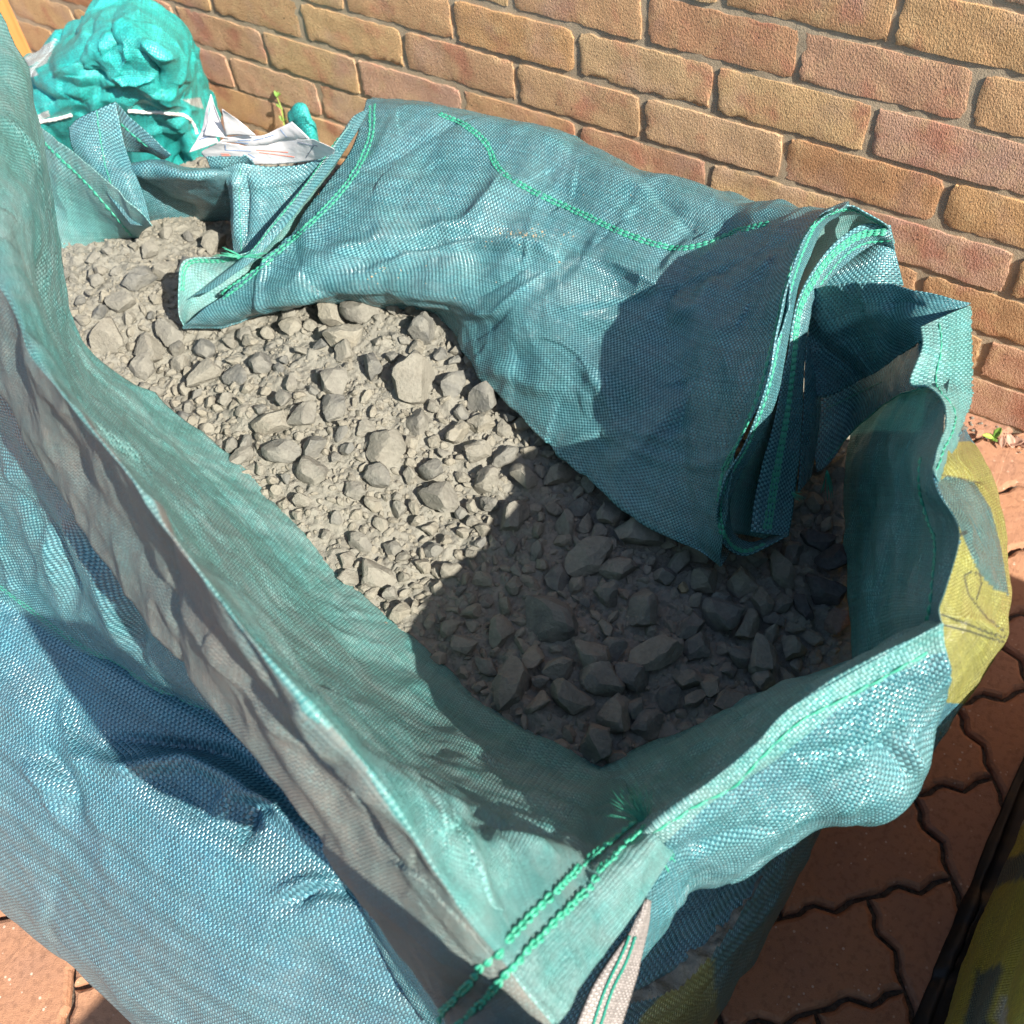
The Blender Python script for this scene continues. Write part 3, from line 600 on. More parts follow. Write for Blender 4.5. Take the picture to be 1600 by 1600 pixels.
stitches(right_out, [(1020, 1300), (1085, 1258), (1140, 1232), (1190, 1182), (1250, 1128), (1330, 1085), (1400, 1045), (1448, 1018)], .0125, .0013, chain=False)
G0 = [(1472, 973, .695), (1468, 950, .70), (1478, 922, .705), (1499, 846, .705), (1491, 808, .70), (1466, 768, .70), (1457, 730, .695), (1470, 690, .68), (1490, 672, .65)]
G1 = [(1478, 1040, .66), (1505, 1010, .66), (1520, 970, .66), (1530, 880, .65), (1526, 820, .645), (1505, 760, .64), (1490, 720, .635), (1495, 690, .62), (1504, 675, .60)]
G2 = [(1466, 1118, .58), (1514, 1069, .58), (1566, 1004, .57), (1568, 890, .56), (1562, 800, .55), (1545, 745, .54), (1526, 708, .53), (1512, 685, .52), (1506, 672, .52)]
G3 = [(1440, 1190, .45), (1500, 1100, .45), (1556, 1010, .44), (1562, 890, .43), (1556, 810, .42), (1540, 760, .42), (1520, 720, .41), (1510, 700, .41), (1503, 690, .41)]
YEL = [(1458, 728), (1478, 690), (1515, 690), (1600, 740), (1600, 1110), (1490, 1098), (1432, 1094), (1440, 1040), (1466, 985), (1462, 955), (1500, 846), (1470, 770)]
TB = [(1460, 754), (1480, 743), (1522, 755), (1547, 795), (1564, 860), (1575, 930), (1550, 918), (1530, 898), (1508, 850), (1496, 820), (1480, 802), (1464, 775)]
printed = sheet("right_rim_print", [G0, lerp3(G0, G1, .5, .004), G1, G2, G3], M_PRINT, bag, step=.0018, crumple=.002, seed=14, pin=(True, False), creases=(12, .003),
    prints=[(0, 'poly', YEL, 0), (1, 'poly', TB, 0), (1, 'poly', [(1478, 793), (1492, 800), (1490, 815), (1482, 812)], 0), (2, 'line', [(1470, 960), (1500, 970), (1535, 985), (1568, 996)], 1.6), (2, 'line', [(1468, 975), (1510, 985), (1566, 1003)], 1.6),
            (2, 'line', [(1505, 900), (1516, 893), (1530, 897), (1532, 912), (1524, 938), (1512, 930), (1505, 900)], 1.4), (2, 'line', [(1512, 930), (1540, 965), (1566, 985)], 1.4), (2, 'line', [(1492, 838), (1508, 832)], 3.0), (2, 'line', [(1470, 742), (1500, 748), (1530, 755)], 1.2)],
    folds=[([(1460, 745), (1500, 752), (1535, 756)], 6, -.004, 's'), ([(1476, 960), (1520, 970), (1566, 1000)], 7, .004, 's'), ([(1500, 850), (1530, 900), (1560, 960)], 12, .004, 'g')])
I0 = [(1334, 1041, .36), (1327, 960, .355), (1322, 880, .355), (1320, 800, .355), (1322, 740, .36), (1328, 690, .37), (1345, 645, .40), (1385, 580, .44)]
I1 = [(1402, 1005, .53), (1392, 940, .53), (1400, 870, .53), (1398, 800, .525), (1388, 735, .52), (1395, 685, .52), (1410, 635, .52), (1440, 575, .545)]
I2 = [(1472, 973, .695), (1470, 940, .70), (1494, 868, .705), (1491, 808, .70), (1462, 755, .70), (1470, 690, .69), (1476, 640, .66), (1485, 590, .63)]
def resamp(A, n): A = np.array(A, float); t = np.linspace(0, len(A) - 1, n); return [tuple(np.interp(t, range(len(A)), A[:, k])[i] for k in range(3)) for i in range(n)]
I2 = G0[:8] + [(1476, 640, .66), (1485, 590, .63)]; I0 = resamp(I0, 10); I1 = resamp(I1, 10)
inner = sheet("right_panel_inside", [I0, I1, lerp3(I1, I2, .6), I2], M_IN, bag, pin=(False, True), crumple=.0025, seed=16, creases=(14, .003), folds=[([(1420, 780), (1390, 840), (1370, 900), (1360, 960)], 14, .005, 'g')])
stitches(inner, [(1440, 715), (1438, 760), (1450, 810), (1463, 850), (1458, 920), (1450, 975)], .008, .0012)
# turned-out hem strip at the back of the right side
H0 = [(1438, 512, .64), (1441, 545, .645), (1422, 596, .64), (1449, 604, .65), (1472, 628, .66), (1478, 665, .68), (1464, 705, .695), (1456, 735, .70)]
H1 = [(1516, 476, .62), (1519, 525, .62), (1518, 590, .62), (1515, 625, .625), (1506, 655, .635), (1494, 690, .65), (1478, 722, .675), (1464, 752, .695)]
hem = sheet("right_hem_strip", [H0, lerp3(H0, H1, .5, .004), H1], M_IN, bag, step=.002, crumple=.0015, seed=18, fray=.0035)
stitches(hem, [(1466, 505), (1470, 540), (1462, 590), (1468, 612), (1490, 640), (1488, 670), (1472, 705), (1462, 735)], .011, .0010, chain=False)
J0 = [(1262, 456, .56), (1290, 447, .58), (1345, 440, .60), (1410, 447, .62), (1470, 460, .628), (1516, 474, .622)]
J1 = [(1262, 530, .51), (1285, 540, .51), (1335, 520, .54), (1385, 510, .575), (1420, 497, .605), (1480, 500, .615)]
J2 = [(1262, 605, .46), (1285, 616, .455), (1330, 600, .47), (1375, 577, .52), (1412, 549, .565), (1456, 520, .625)]
dark1 = sheet("back_corner_flap", [J0, J1, J2], M_OUT, bag, step=.0024, crumple=.0025, seed=20, fray=.003, creases=(10, .003), folds=[([(1385, 478), (1415, 470), (1450, 480)], 8, -.004, 's'), ([(1290, 520), (1350, 490), (1400, 480)], 12, .004, 'g')])
K0 = [(1266, 590, .44), (1295, 598, .435), (1340, 584, .445), (1390, 558, .49), (1425, 530, .55), (1446, 512, .61)]
K1 = [(1268, 670, .41), (1292, 665, .41), (1330, 635, .425), (1372, 608, .47), (1410, 575, .53), (1445, 560, .60)]
K2 = [(1274, 738, .385), (1288, 730, .385), (1320, 692, .40), (1355, 656, .44), (1402, 622, .51), (1455, 604, .62)]
dark2 = sheet("back_corner_hem", [K0, K1, K2], M_OUT, bag, step=.0024, crumple=.002, seed=22)
stitches(dark2, [(1290, 722), (1325, 683), (1360, 650), (1405, 618), (1440, 608)], .009, .0006, chain=False)
stitches(dark2, [(1288, 640), (1330, 620), (1380, 596)], .010, .0005, chain=False)

# big flap lying over the gravel
LF = [
 [(572, 162, .50), (545, 240, .485), (480, 330, .465), (410, 410, .445), (340, 468, .42), (287, 508, .39)],
 [(640, 168, .52), (620, 260, .50), (560, 360, .485), (490, 430, .46), (425, 478, .43), (372, 500, .385)],
 [(720, 179, .53), (710, 270, .51), (660, 355, .495), (590, 425, .47), (515, 462, .44), (462, 478, .39)],
 [(800, 195, .535), (800, 280, .52), (750, 365, .505), (690, 425, .48), (615, 464, .45), (560, 477, .395)],
 [(890, 223, .54), (880, 310, .525), (850, 388, .51), (790, 448, .485), (730, 482, .455), (684, 494, .40)],
 [(960, 258, .55), (950, 340, .535), (920, 410, .515), (868, 478, .49), (810, 525, .46), (748, 566, .40)],
 [(1050, 290, .555), (1040, 370, .545), (1000, 440, .525), (950, 520, .49), (890, 585, .455), (822, 647, .40)],
 [(1120, 309, .565), (1100, 390, .555), (1070, 470, .53), (1030, 560, .49), (965, 648, .45), (905, 727, .40)],
 [(1190, 319, .585), (1165, 400, .575), (1130, 490, .545), (1090, 590, .50), (1045, 698, .45), (1000, 801, .40)],
 [(1265, 325, .61), (1215, 412, .605), (1185, 500, .58), (1152, 600, .55), (1112, 722, .485), (1078, 846, .41)],
 [(1322, 321, .645), (1262, 365, .655), (1228, 460, .645), (1198, 600, .605), (1152, 712, .535), (1126, 872, .41)]]
LFt = [[LF[c][r] for c in range(len(LF))] for r in range(6)]
under = [tuple(np.array(p) + np.array([30, -40, -.03])) for p in LFt[-1]]
over = [(p[0] + (10 if k < 9 else 2), p[1] - (6 if k < 9 else -2), p[2] - .05) for k, p in enumerate(LFt[0])]
flap = sheet("back_flap", [over] + LFt + [[(p[0] + 8, p[1] + 1, p[2] - .012) for p in LFt[-1]], under], M_OUT, bag, step=.0026, crumple=.003, freq=9, seed=25, creases=(70, .0048),
    folds=[([(790, 235), (775, 300), (730, 345), (640, 370), (540, 390), (440, 440)], 16, .007, 'g'), ([(800, 260), (770, 310), (720, 345), (650, 362)], 7, .004, 's'),
           ([(500, 430), (580, 400), (680, 375), (780, 362), (860, 375)], 14, -.008, 'g'), ([(540, 440), (640, 395), (740, 372), (840, 385), (880, 400)], 9, .010, 'g'),
           ([(880, 400), (960, 410), (1040, 455)], 8, .006, 's'), ([(880, 400), (820, 450), (770, 490), (700, 492)], 8, .006, 's'), ([(850, 395), (790, 440), (730, 470)], 6, -.004, 's'),
           ([(1010, 320), (960, 350), (920, 390)], 6, -.004, 's'), ([(1120, 315), (1070, 350), (1030, 400), (1015, 430)], 12, -.006, 'g'),
           ([(1110, 560), (1060, 660), (990, 720)], 8, -.006, 's'), ([(1140, 500), (1090, 600), (1010, 700), (940, 740)], 16, .006, 'g'), ([(1130, 430), (1100, 480), (1040, 500)], 14, .007, 'g'),
           ([(900, 560), (950, 620), (960, 660)], 10, .004, 'g'), ([(990, 545), (950, 590), (930, 630)], 6, .003, 's'), ([(760, 560), (820, 600), (900, 620)], 14, .005, 'g')])
stitches(flap, [(582, 164), (578, 220), (545, 285), (490, 345), (430, 398), (380, 440), (330, 470), (295, 487)], .0068, .0010, rows=(-.0035, .0035))
stitches(flap, [(685, 178), (725, 195), (760, 225), (780, 265), (830, 298), (900, 330), (975, 365), (1050, 388), (1100, 382), (1150, 362), (1200, 350)], .0068, .0010, rows=(-.002, .002))
stitches(flap, [(1305, 330), (1272, 350), (1245, 400), (1226, 460), (1207, 540), (1185, 620), (1155, 690), (1130, 740), (1125, 790), (1130, 845)], .0064, .0009, rows=(-.002, .002))
cb = np.random.RandomState(4); cV, cF, c0 = [], [], 0
for k in range(150):
    if k < 95: x, y = 820 + cb.randn() * 28, 366 + cb.randn() * 6 + (k % 3)
    elif k < 115: x, y = 610 + cb.randn() * 18, 425 + cb.randn() * 6
    else: x, y = cb.uniform(450, 1000), cb.uniform(250, 480)
    h = drop(flap, x, y); r_ = cb.uniform(.0003, .0010) * (1.6 if k % 17 == 0 else 1)
    oct_ = np.array([(1, 0, 0), (-1, 0, 0), (0, 1, 0), (0, -1, 0), (0, 0, 1), (0, 0, -1)]) * r_ * cb.uniform(.6, 1.3, (6, 1)); cV.append(oct_ + np.array(h[0] + h[1] * r_ * .5))
    cF += [tuple(c0 + i for i in f) for f in ((0, 2, 4), (2, 1, 4), (1, 3, 4), (3, 0, 4), (2, 0, 5), (1, 2, 5), (3, 1, 5), (0, 3, 5))]; c0 += 6
CRUMBS = (np.concatenate(cV), cF)
# left lip of the flap, rolled open
lipA = [(545, 195, .51), (490, 272, .49), (420, 358, .468), (390, 392, .455), (345, 402, .45), (300, 402, .45), (282, 414, .445), (278, 450, .43), (279, 490, .405), (287, 509, .39)]
lipB = [(560, 200, .475), (505, 285, .455), (445, 375, .43), (410, 412, .415), (380, 440, .41), (355, 458, .405), (335, 470, .40), (318, 482, .395), (304, 494, .385), (294, 508, .375)]
lip = sheet("flap_lip", [lipA, lerp3(lipA, lipB, .5, -.004), lipB], M_IN, bag, step=.002, crumple=.0012, seed=27)
stitches(lip, [(396, 396), (345, 407), (304, 407), (288, 420), (284, 455)], .0062, .0009, rows=(-.002, .002))
lipC = [(570, 165, .502), (535, 225, .492), (468, 312, .474), (400, 392, .452), (350, 430, .44), (316, 452, .43)]
lipD = [(545, 192, .505), (492, 270, .488), (422, 356, .466), (386, 398, .452), (330, 440, .43), (292, 470, .41)]
lipS = sheet("flap_side_hem", [lipD, lerp3(lipC, lipD, .5, .006), [tuple(np.array(p) + np.array([8, 4, .003])) for p in lipC]], M_OUT, bag, step=.002, crumple=.001, seed=28)
stitches(lipS, [(528, 215), (485, 280), (420, 362), (392, 395)], .0062, .0008, rows=(0,))
tuft("thread_tail", W(378, 402, .455), [tuple(W(350, 392, .465)), tuple(W(345, 398, .462)), tuple(W(410, 396, .46))], bag, 26, .0006, .004, seed=8)

# folded end of the flap (layers seen end-on)
Ka = [(1385, 352, .61), (1350, 330, .63), (1322, 321, .635), (1280, 338, .645), (1255, 374, .655), (1232, 437, .65), (1214, 512, .635), (1195, 606, .605), (1165, 689, .555), (1135, 741, .515), (1124, 775, .49), (1121, 815, .455), (1134, 852, .42), (1163, 868, .40), (1200, 855, .40), (1232, 838, .405)]
Kb = [(1392, 362, .585), (1362, 346, .60), (1335, 335, .605), (1296, 346, .615), (1270, 388, .62), (1246, 450, .615), (1232, 522, .60), (1214, 612, .57), (1184, 692, .525), (1154, 746, .485), (1142, 778, .46), (1140, 812, .415), (1150, 838, .40), (1175, 848, .392), (1205, 838, .392), (1233, 822, .395)]
kedge = sheet("flap_end_hem", [Ka, lerp3(Ka, Kb, .5, .001), Kb], M_OUT, bag, step=.002, crumple=.0008, seed=30)
stitches(kedge, [(1380, 352), (1330, 327), (1283, 341), (1260, 378), (1238, 440), (1220, 515), (1200, 607), (1170, 690), (1140, 743), (1129, 778), (1127, 815), (1140, 850), (1166, 862), (1196, 850)], .0062, .0008, rows=(-.0012, .0012))
Kc = [(1392, 352, .60), (1345, 352, .605), (1302, 382, .60), (1264, 432, .585), (1242, 482, .57), (1230, 560, .54), (1214, 640, .505), (1196, 705, .47), (1182, 765, .44), (1172, 832, .41)]
Kd = [(1398, 390, .57), (1370, 380, .575), (1332, 405, .57), (1288, 446, .56), (1264, 495, .545), (1258, 560, .515), (1254, 645, .475), (1246, 725, .44), (1240, 790, .415), (1232, 838, .40)]
kband = sheet("flap_end_band", [Kc, lerp3(Kc, Kd, .5, .003), Kd], M_OUT, bag, step=.002, crumple=.001, seed=32)
stitches(kband, [(1385, 362), (1345, 368), (1305, 395), (1270, 440), (1248, 490), (1240, 565), (1230, 645), (1218, 715), (1208, 775), (1200, 828)], .0062, .0009, rows=(-.004, -.001, .002))
stitches(kband, [(1392, 375), (1350, 380), (1316, 402), (1280, 445)], .0062, .0009, rows=(0,))
Ke = [(1392, 356, .58), (1350, 336, .59), (1316, 332, .60), (1283, 352, .60), (1258, 400, .595), (1238, 460, .58), (1222, 540, .56), (1202, 625, .52), (1168, 705, .475), (1142, 760, .44), (1135, 830, .395)]
Kf = [(1398, 380, .54), (1368, 384, .54), (1334, 402, .53), (1292, 436, .52), (1268, 476, .51), (1256, 530, .49), (1250, 600, .46), (1245, 670, .43), (1232, 740, .405), (1218, 795, .39), (1212, 845, .38)]
sheet("flap_end_inside", [Ke, lerp3(Ke, Kf, .5, -.012), Kf], M_IN, bag, step=.003, crumple=.001, seed=33)
Kg = [(1322, 402, .545), (1352, 385, .56), (1378, 368, .575), (1392, 372, .575)]
Kh = [(1266, 456, .53), (1310, 452, .535), (1362, 448, .54), (1412, 446, .535)]
sheet("flap_end_tongue", [Kg, lerp3(Kg, Kh, .5, .006), Kh], M_OUT, bag, step=.002, crumple=.001, seed=34)
Ki = [(1262, 480, .53), (1258, 560, .50), (1256, 640, .46), (1250, 720, .42), (1246, 770, .40)]
Kj = [(1285, 500, .50), (1285, 570, .47), (1282, 650, .43), (1275, 700, .40), (1268, 745, .385)]
sheet("flap_end_layer", [Ki, lerp3(Ki, Kj, .5, .003), Kj], M_OUT, bag, step=.002, crumple=.001, seed=35)
tuft("thread_tail", W(1232, 768, .425), [tuple(W(1205, 775, .43)), tuple(W(1208, 766, .43)), tuple(W(1252, 778, .42))], bag, 24, .0006, .003, seed=11)
tuft("thread_tail", W(1292, 735, .40), [tuple(W(1288, 770, .375)), tuple(W(1300, 775, .375))], bag, 14, .0006, .004, seed=12)

# back left pieces of the rim
A0 = [(20, 150, .50), (58, 194, .50), (112, 236, .495), (175, 291, .48), (237, 353, .455)]
A1 = [(30, 270, .42), (75, 310, .42), (120, 330, .415), (170, 345, .41), (222, 362, .41)]
A2 = [(40, 430, .34), (96, 428, .345), (135, 412, .345), (175, 390, .345), (212, 372, .35)]
lb = sheet("left_panel_hem", [A0, lerp3(A0, A1, .5, .003), A1, A2], M_IN, bag, step=.0026, crumple=.002, seed=40)
stitches(lb, [(62, 216), (100, 252), (135, 285), (170, 325), (206, 368)], .0105, .0014)
B0 = [(108, 200, .50), (122, 185, .51), (150, 172, .52), (181, 159, .525)]
B1 = [(118, 240, .485), (138, 240, .49), (165, 225, .495), (197, 235, .49)]
B2 = [(165, 300, .465), (185, 300, .465), (205, 300, .465), (222, 298, .46)]
B3 = [(205, 350, .435), (215, 352, .435), (226, 353, .435), (237, 354, .435)]
lb2 = sheet("left_back_strip", [B0, B1, B2, B3], M_OUT, bag, step=.0024, crumple=.0012, seed=42)
stitches(lb2, [(151, 172), (157, 215), (164, 255), (174, 290)], .011, .0009, chain=False)
D0 = [(181, 160, .523), (205, 185, .515), (235, 212, .505), (268, 242, .49)]
D1 = [(190, 200, .50), (210, 215, .495), (232, 230, .49), (262, 246, .48)]
D2 = [(197, 236, .47), (215, 236, .47), (235, 238, .47), (255, 250, .465)]
lb3 = sheet("left_back_turn", [D0, D1, D2], M_OUT, bag, step=.0024, crumple=.001, seed=43)
stitches(lb3, [(188, 192), (210, 212), (232, 230)], .009, .0011)
E0 = [(190, 255, .47), (245, 250, .475), (290, 262, .475), (330, 262, .48), (362, 268, .48)]
E1 = [(197, 262, .475), (245, 262, .485), (292, 275, .487), (332, 272, .488), (362, 272, .485)]
E2 = [(205, 290, .45), (245, 292, .44), (292, 300, .44), (332, 300, .45), (364, 290, .46)]
E3 = [(225, 345, .37), (265, 346, .36), (305, 348, .355), (340, 345, .36), (372, 345, .37)]
sheet("back_rim", [E0, E1, E2, E3], M_OUT, bag, step=.0026, crumple=.002, seed=45, folds=[([(210, 285), (260, 320), (320, 345)], 12, -.012, 'g'), ([(200, 268), (260, 272), (340, 275)], 8, .005, 'g')])
Q0 = [(346, 262, .49), (376, 255, .495), (420, 258, .49), (480, 254, .49), (532, 230, .50), (560, 190, .505)]
Q1 = [(356, 310, .455), (388, 315, .46), (425, 310, .46), (465, 300, .46), (505, 270, .475), (545, 220, .49)]
Q2 = [(366, 396, .40), (385, 398, .405), (400, 392, .41), (425, 365, .42), (470, 310, .44), (525, 245, .47)]
bp = sheet("back_panel", [Q0, lerp3(Q0, Q1, .5, .003), Q1, Q2], M_OUT, bag, step=.0026, crumple=.0018, seed=47, creases=(8, .0025), folds=[([(382, 262), (384, 320), (380, 390)], 6, -.010, 's'), ([(366, 265), (370, 320), (372, 390)], 6, .005, 'g')])
stitches(bp, [(376, 262), (374, 320), (378, 395)], .010, .0006, chain=False)
S0 = [(322, 246, .50), (345, 232, .51), (380, 240, .505), (395, 252, .50)]; S1 = [(328, 262, .485), (350, 260, .488), (380, 256, .49), (398, 258, .49)]
sheet("back_panel_collar", [S0, S1, [(p[0], p[1] + 10, p[2] - .02) for p in S1]], M_OUT, bag, step=.002, crumple=.001, seed=48)

# lifting strap
P0 = [(1013, 1406, .555), (1009, 1450, .54), (1000, 1500, .52), (985, 1555, .50), (966, 1612, .48)]
P1 = [(1010, 1406, .56), (985, 1454, .55), (957, 1496, .54), (926, 1545, .525), (896, 1612, .51)]
strap = sheet("lifting_strap", [P0, lerp3(P0, P1, .5, .005), P1], M_STRAP, bag, step=.002, crumple=.0008, seed=50, thick=.003)
for q in (0, 11): cord("stitching", strap, [(984 + q * .6, 1460), (964 + q, 1500), (943 + q, 1545), (922 + q, 1605)], .0010, M_THREAD_D, lift=.0020)
# ------------------------------------------------------------------ gravel
def bedz(x, y):
    """height of the gravel surface"""
    P = np.stack([np.asarray(x) * 1.0, np.asarray(y) * 1.0, np.zeros_like(np.asarray(x, float))], -1)
    z = .362 + .012 * fbm(P * 4.5, 60, 2)
    z = z + .020 * np.exp(-(((x + .05) / .25) ** 2 + ((y + .62) / .22) ** 2)) - .018 * np.clip((x - .40) / .2, 0, 1)
    return z
gx = np.arange(-.55, .64, .0022); gy = np.arange(-1.115, -.325, .0022); X, Y = np.meshgrid(gx, gy)
P = np.stack([X, Y, X * 0], -1)
fin = .0045 * fbm(P * 45, 70, 3) + .0035 * np.maximum(0, fbm(P * 95, 75, 3)) + .0030 * np.abs(vnoise(P * 170, 79)) + .0014 * vnoise(P * 330, 80)
Z = bedz(X, Y) + fin - .004
nx, ny = len(gx), len(gy)
inside = (np.abs((X - .05) / .585) ** 8 + np.abs((Y + .72) / .39) ** 8) < 1
bed = link("gravel_fines", mesh("gravel_fines", np.stack([X, Y, Z], -1).reshape(-1, 3), [(j * nx + i, j * nx + i + 1, (j + 1) * nx + i + 1, (j + 1) * nx + i) for j in range(ny - 1) for i in range(nx - 1) if inside[j, i]]), M_FINES, smooth=True)
tag(bed, "pale grey stone dust and crumbs filling the bag between the stones", "gravel", kind="stuff")
import bmesh
def stone_mesh(seed, sub=3, rough=.06, cuts=17):
    r = np.random.RandomState(seed); bm = bmesh.new(); bmesh.ops.create_icosphere(bm, subdivisions=sub, radius=1); V = np.array([v.co[:] for v in bm.verts]); F = [[v.index for v in f.verts] for f in bm.faces]; bm.free()
    V = V * np.array([1, r.uniform(.62, .95), r.uniform(.5, .8)])
    for k in range(cuts):
        n = r.randn(3); n /= np.linalg.norm(n); ext = np.abs(V @ n).max(); d = ext * r.uniform(.50, .84); s = V @ n; m = s > d
        V[m] -= np.outer(s[m] - d, n) * .985
    q = fbm(V * 2.0 + seed, seed, 2) + .35 * fbm(V * 6 + seed, seed + 3, 2); nn = V / (np.linalg.norm(V, axis=1, keepdims=True) + 1e-9)
    V = V + nn * (q * rough)[:, None]
    V -= (V.max(0) + V.min(0)) / 2; V /= np.abs(V[:, :2]).max()
    return V, F
STN = []
for s in range(30):
    Vs, Fs = stone_mesh(100 + s); me = mesh("stone", Vs, Fs); me.materials.append(M_STONE); me.polygons.foreach_set("use_smooth", [True] * len(me.polygons)); STN.append(me)
    me.set_sharp_from_angle(angle=math.radians(20)) if hasattr(me, "set_sharp_from_angle") else None
BIG = [(867,967,95),(1002,832,70),(920,874,66),(800,802,58),(1002,945,66),(1021,1024,80),(987,1057,58),(939,1065,55),(890,1091,66),(841,1099,40),(961,1114,58),(931,1162,62),(796,1069,65),(777,986,45),(725,1009,42),(819,744,50),(871,742,42),(871,900,46),(969,885,50),(957,1012,42),(1074,1057,40),(1044,1087,42),(1014,1129,45),(991,1110,34),(875,1042,48),(924,1027,50),
 (601,697,62),(643,590,84),(520,633,56),(654,656,48),(714,679,46),(747,705,46),(789,712,50),(759,750,46),(687,780,62),(592,742,48),(676,735,46),(751,660,40),(560,847,42),(586,896,60),(706,892,40),(624,956,38),
 (409,567,50),(472,650,48),(424,657,54),(439,706,54),(484,729,52),(487,695,40),(521,597,46),(371,590,40),(232,545,60),(169,526,56),(225,575,40),(319,586,55),
 (1221,892,58),(1285,919,62),(1255,949,42),(1300,874,48),(1277,844,48),(1307,975,45),(1221,941,38),(1191,941,38),(1161,911,42),(1131,960,62),(1124,937,46),(1079,979,45),(1165,979,42),(1191,1027,58),(1139,1046,32),(1154,1027,40),(1075,1050,36),(1086,1091,42),(1142,1099,58),(1195,1061,42),(1067,918,20),
 (217,434,50),(252,423,34),(455,514,42),(539,525,52),(661,516,50),(564,490,60),(519,494,48),(579,572,48),(534,546,42),(706,599,52),(759,621,52),(190,470,44),(270,520,46),(320,545,40),(880,820,38),(1060,880,44),(1100,905,40),(1040,900,36),(830,1030,40),(760,1040,36),(1090,1010,44),(1240,1010,38),(1110,1070,36),(300,420,44),(330,380,40),(1180,870,40),(1090,860,40),(1240,860,40)]
SPECIAL = {(867,967): ("largest flat-topped stone, dusty grey, lying in the shaded gravel", M_STONE), (1285,919): ("long dark clean stone leaning by the right panel of the bag", M_STONE_W), (1255,949): ("small glossy dark stone at the foot of the long dark one", M_STONE_W),
 (1300,874): ("dark purplish stone against the right panel above the long dark one", M_STONE_W), (1277,844): ("dark clean stone under the hanging end of the flap", M_STONE_W), (1307,975): ("reddish stone touching the right panel of the bag", M_STONE_R), (1067,918): ("small round tan pebble on the shaded gravel", M_STONE_T),
 (643,590): ("tall crusted grey stone, biggest in the sunlit gravel", M_STONE), (931,1162): ("stone nearest the front corner of the bag, tan-grey and alone", M_STONE)}
placed = []; nst = 0
def put_stone(x, y, d, label, group, mat=None, lift=None):
    global nst
    me = STN[rnd.randrange(len(STN))]; r = d / 2
    o = bpy.data.objects.new("stone", me); COL.objects.link(o)
    o.rotation_euler = (rnd.gauss(0, .28), rnd.gauss(0, .28), rnd.uniform(0, 6.28)); s = r * rnd.uniform(.96, 1.06); o.scale = (s, s * rnd.uniform(.85, 1.05), s * rnd.uniform(.85, 1.15))
    z = float(bedz(np.array(x), np.array(y))) + r * (rnd.uniform(.18, .42) if lift is None else lift); o.location = (x, y, z)
    if mat is not None and mat is not M_STONE:
        o.material_slots[0].link = 'OBJECT'; o.material_slots[0].material = mat
    tag(o, label, "stone", group); nst += 1; placed.append((x, y, r)); return o
def zone(px, py, d):
    if d > .030: sz = "large"
    elif d > .020: sz = "middling"
    else: sz = "small"
    if px > 1110: wh = "near the right panel of the bag"
    elif px + .35 * (py - 800) > 790: wh = "in the shaded middle of the bag"
    elif py < 470: wh = "at the back left of the bag"
    elif px < 420: wh = "beside the left end of the front rim"
    elif py > 720: wh = "at the lower edge of the sunlit gravel"
    else: wh = "in the sunlit gravel below the flap"
    return f"{sz} dusty grey angular stone {wh}", f"{sz} stones {wh}"
for px, py, s in BIG:
    p = W(px, py, .368); d = s * np.linalg.norm(p - CP) / F_PX * .97; d *= 1.14 if px + .35 * (py - 800) > 790 else 1.02; p = W(px, py, float(bedz(p[0], p[1])) + .15 * d)
    if (px, py) in SPECIAL: lb_, mt = SPECIAL[(px, py)]; put_stone(p[0], p[1], d, lb_, None, mt)
    else: put_stone(p[0], p[1], d, *zone(px, py, d))
tries = 0
while nst < 300 and tries < 30000:
    tries += 1; px, py = rnd.uniform(100, 1340), rnd.uniform(350, 1200)
    p = W(px, py, .365)
    if not (-.5 < p[0] < .58 and -1.0 < p[1] < -.3): continue
    shade = px + .35 * (py - 800) > 790
    d = rnd.triangular(.011, .034 if shade else .026, .016)
    if any((p[0] - a) ** 2 + (p[1] - b) ** 2 < ((r + d / 2) * .86) ** 2 for a, b, r in placed): continue
    if not inpoly(np.array([[px, py]]), [(100, 440), (240, 350), (380, 400), (480, 470), (700, 500), (1120, 880), (1320, 760), (1335, 1040), (940, 1200), (620, 980), (330, 690), (120, 530)])[0]: continue
    put_stone(p[0], p[1], d, *zone(px, py, d))
ORD = "first second third fourth fifth sixth seventh eighth ninth tenth eleventh twelfth thirteenth fourteenth fifteenth sixteenth".split()
grp = {}
for o in list(COL.objects):
    if o.name.startswith("stone") and o.get("group"): grp.setdefault(o["group"], []).append(o)
for g, lst in grp.items():
    if len(lst) > 40: continue
    if len(lst) <= 16:
        sub = {"": lst}
    else:
        ys = sorted(PJ(np.array(o.location))[1] for o in lst); m = len(lst) // 3 + 1; c1, c2 = ys[m], ys[min(2 * m, len(ys) - 1)]; sub = {"upper": [], "middle": [], "lower": []}
        for o in lst:
            y_ = PJ(np.array(o.location))[1]; sub["upper" if y_ < c1 else "middle" if y_ < c2 else "lower"].append(o)
    for nm, ls in sub.items():
        if len(ls) > 16: continue
        ls.sort(key=lambda o: PJ(np.array(o.location))[0])
        for k_, o in enumerate(ls):
            sz = g.split()[0]; wh = g.split(" stones ")[1]
            o["label"] = f"{sz} stone, {ORD[k_]} from left{', ' + nm + ' row,' if nm else ''} {wh}".replace("beside the left end of the front rim", "beside the front rim")
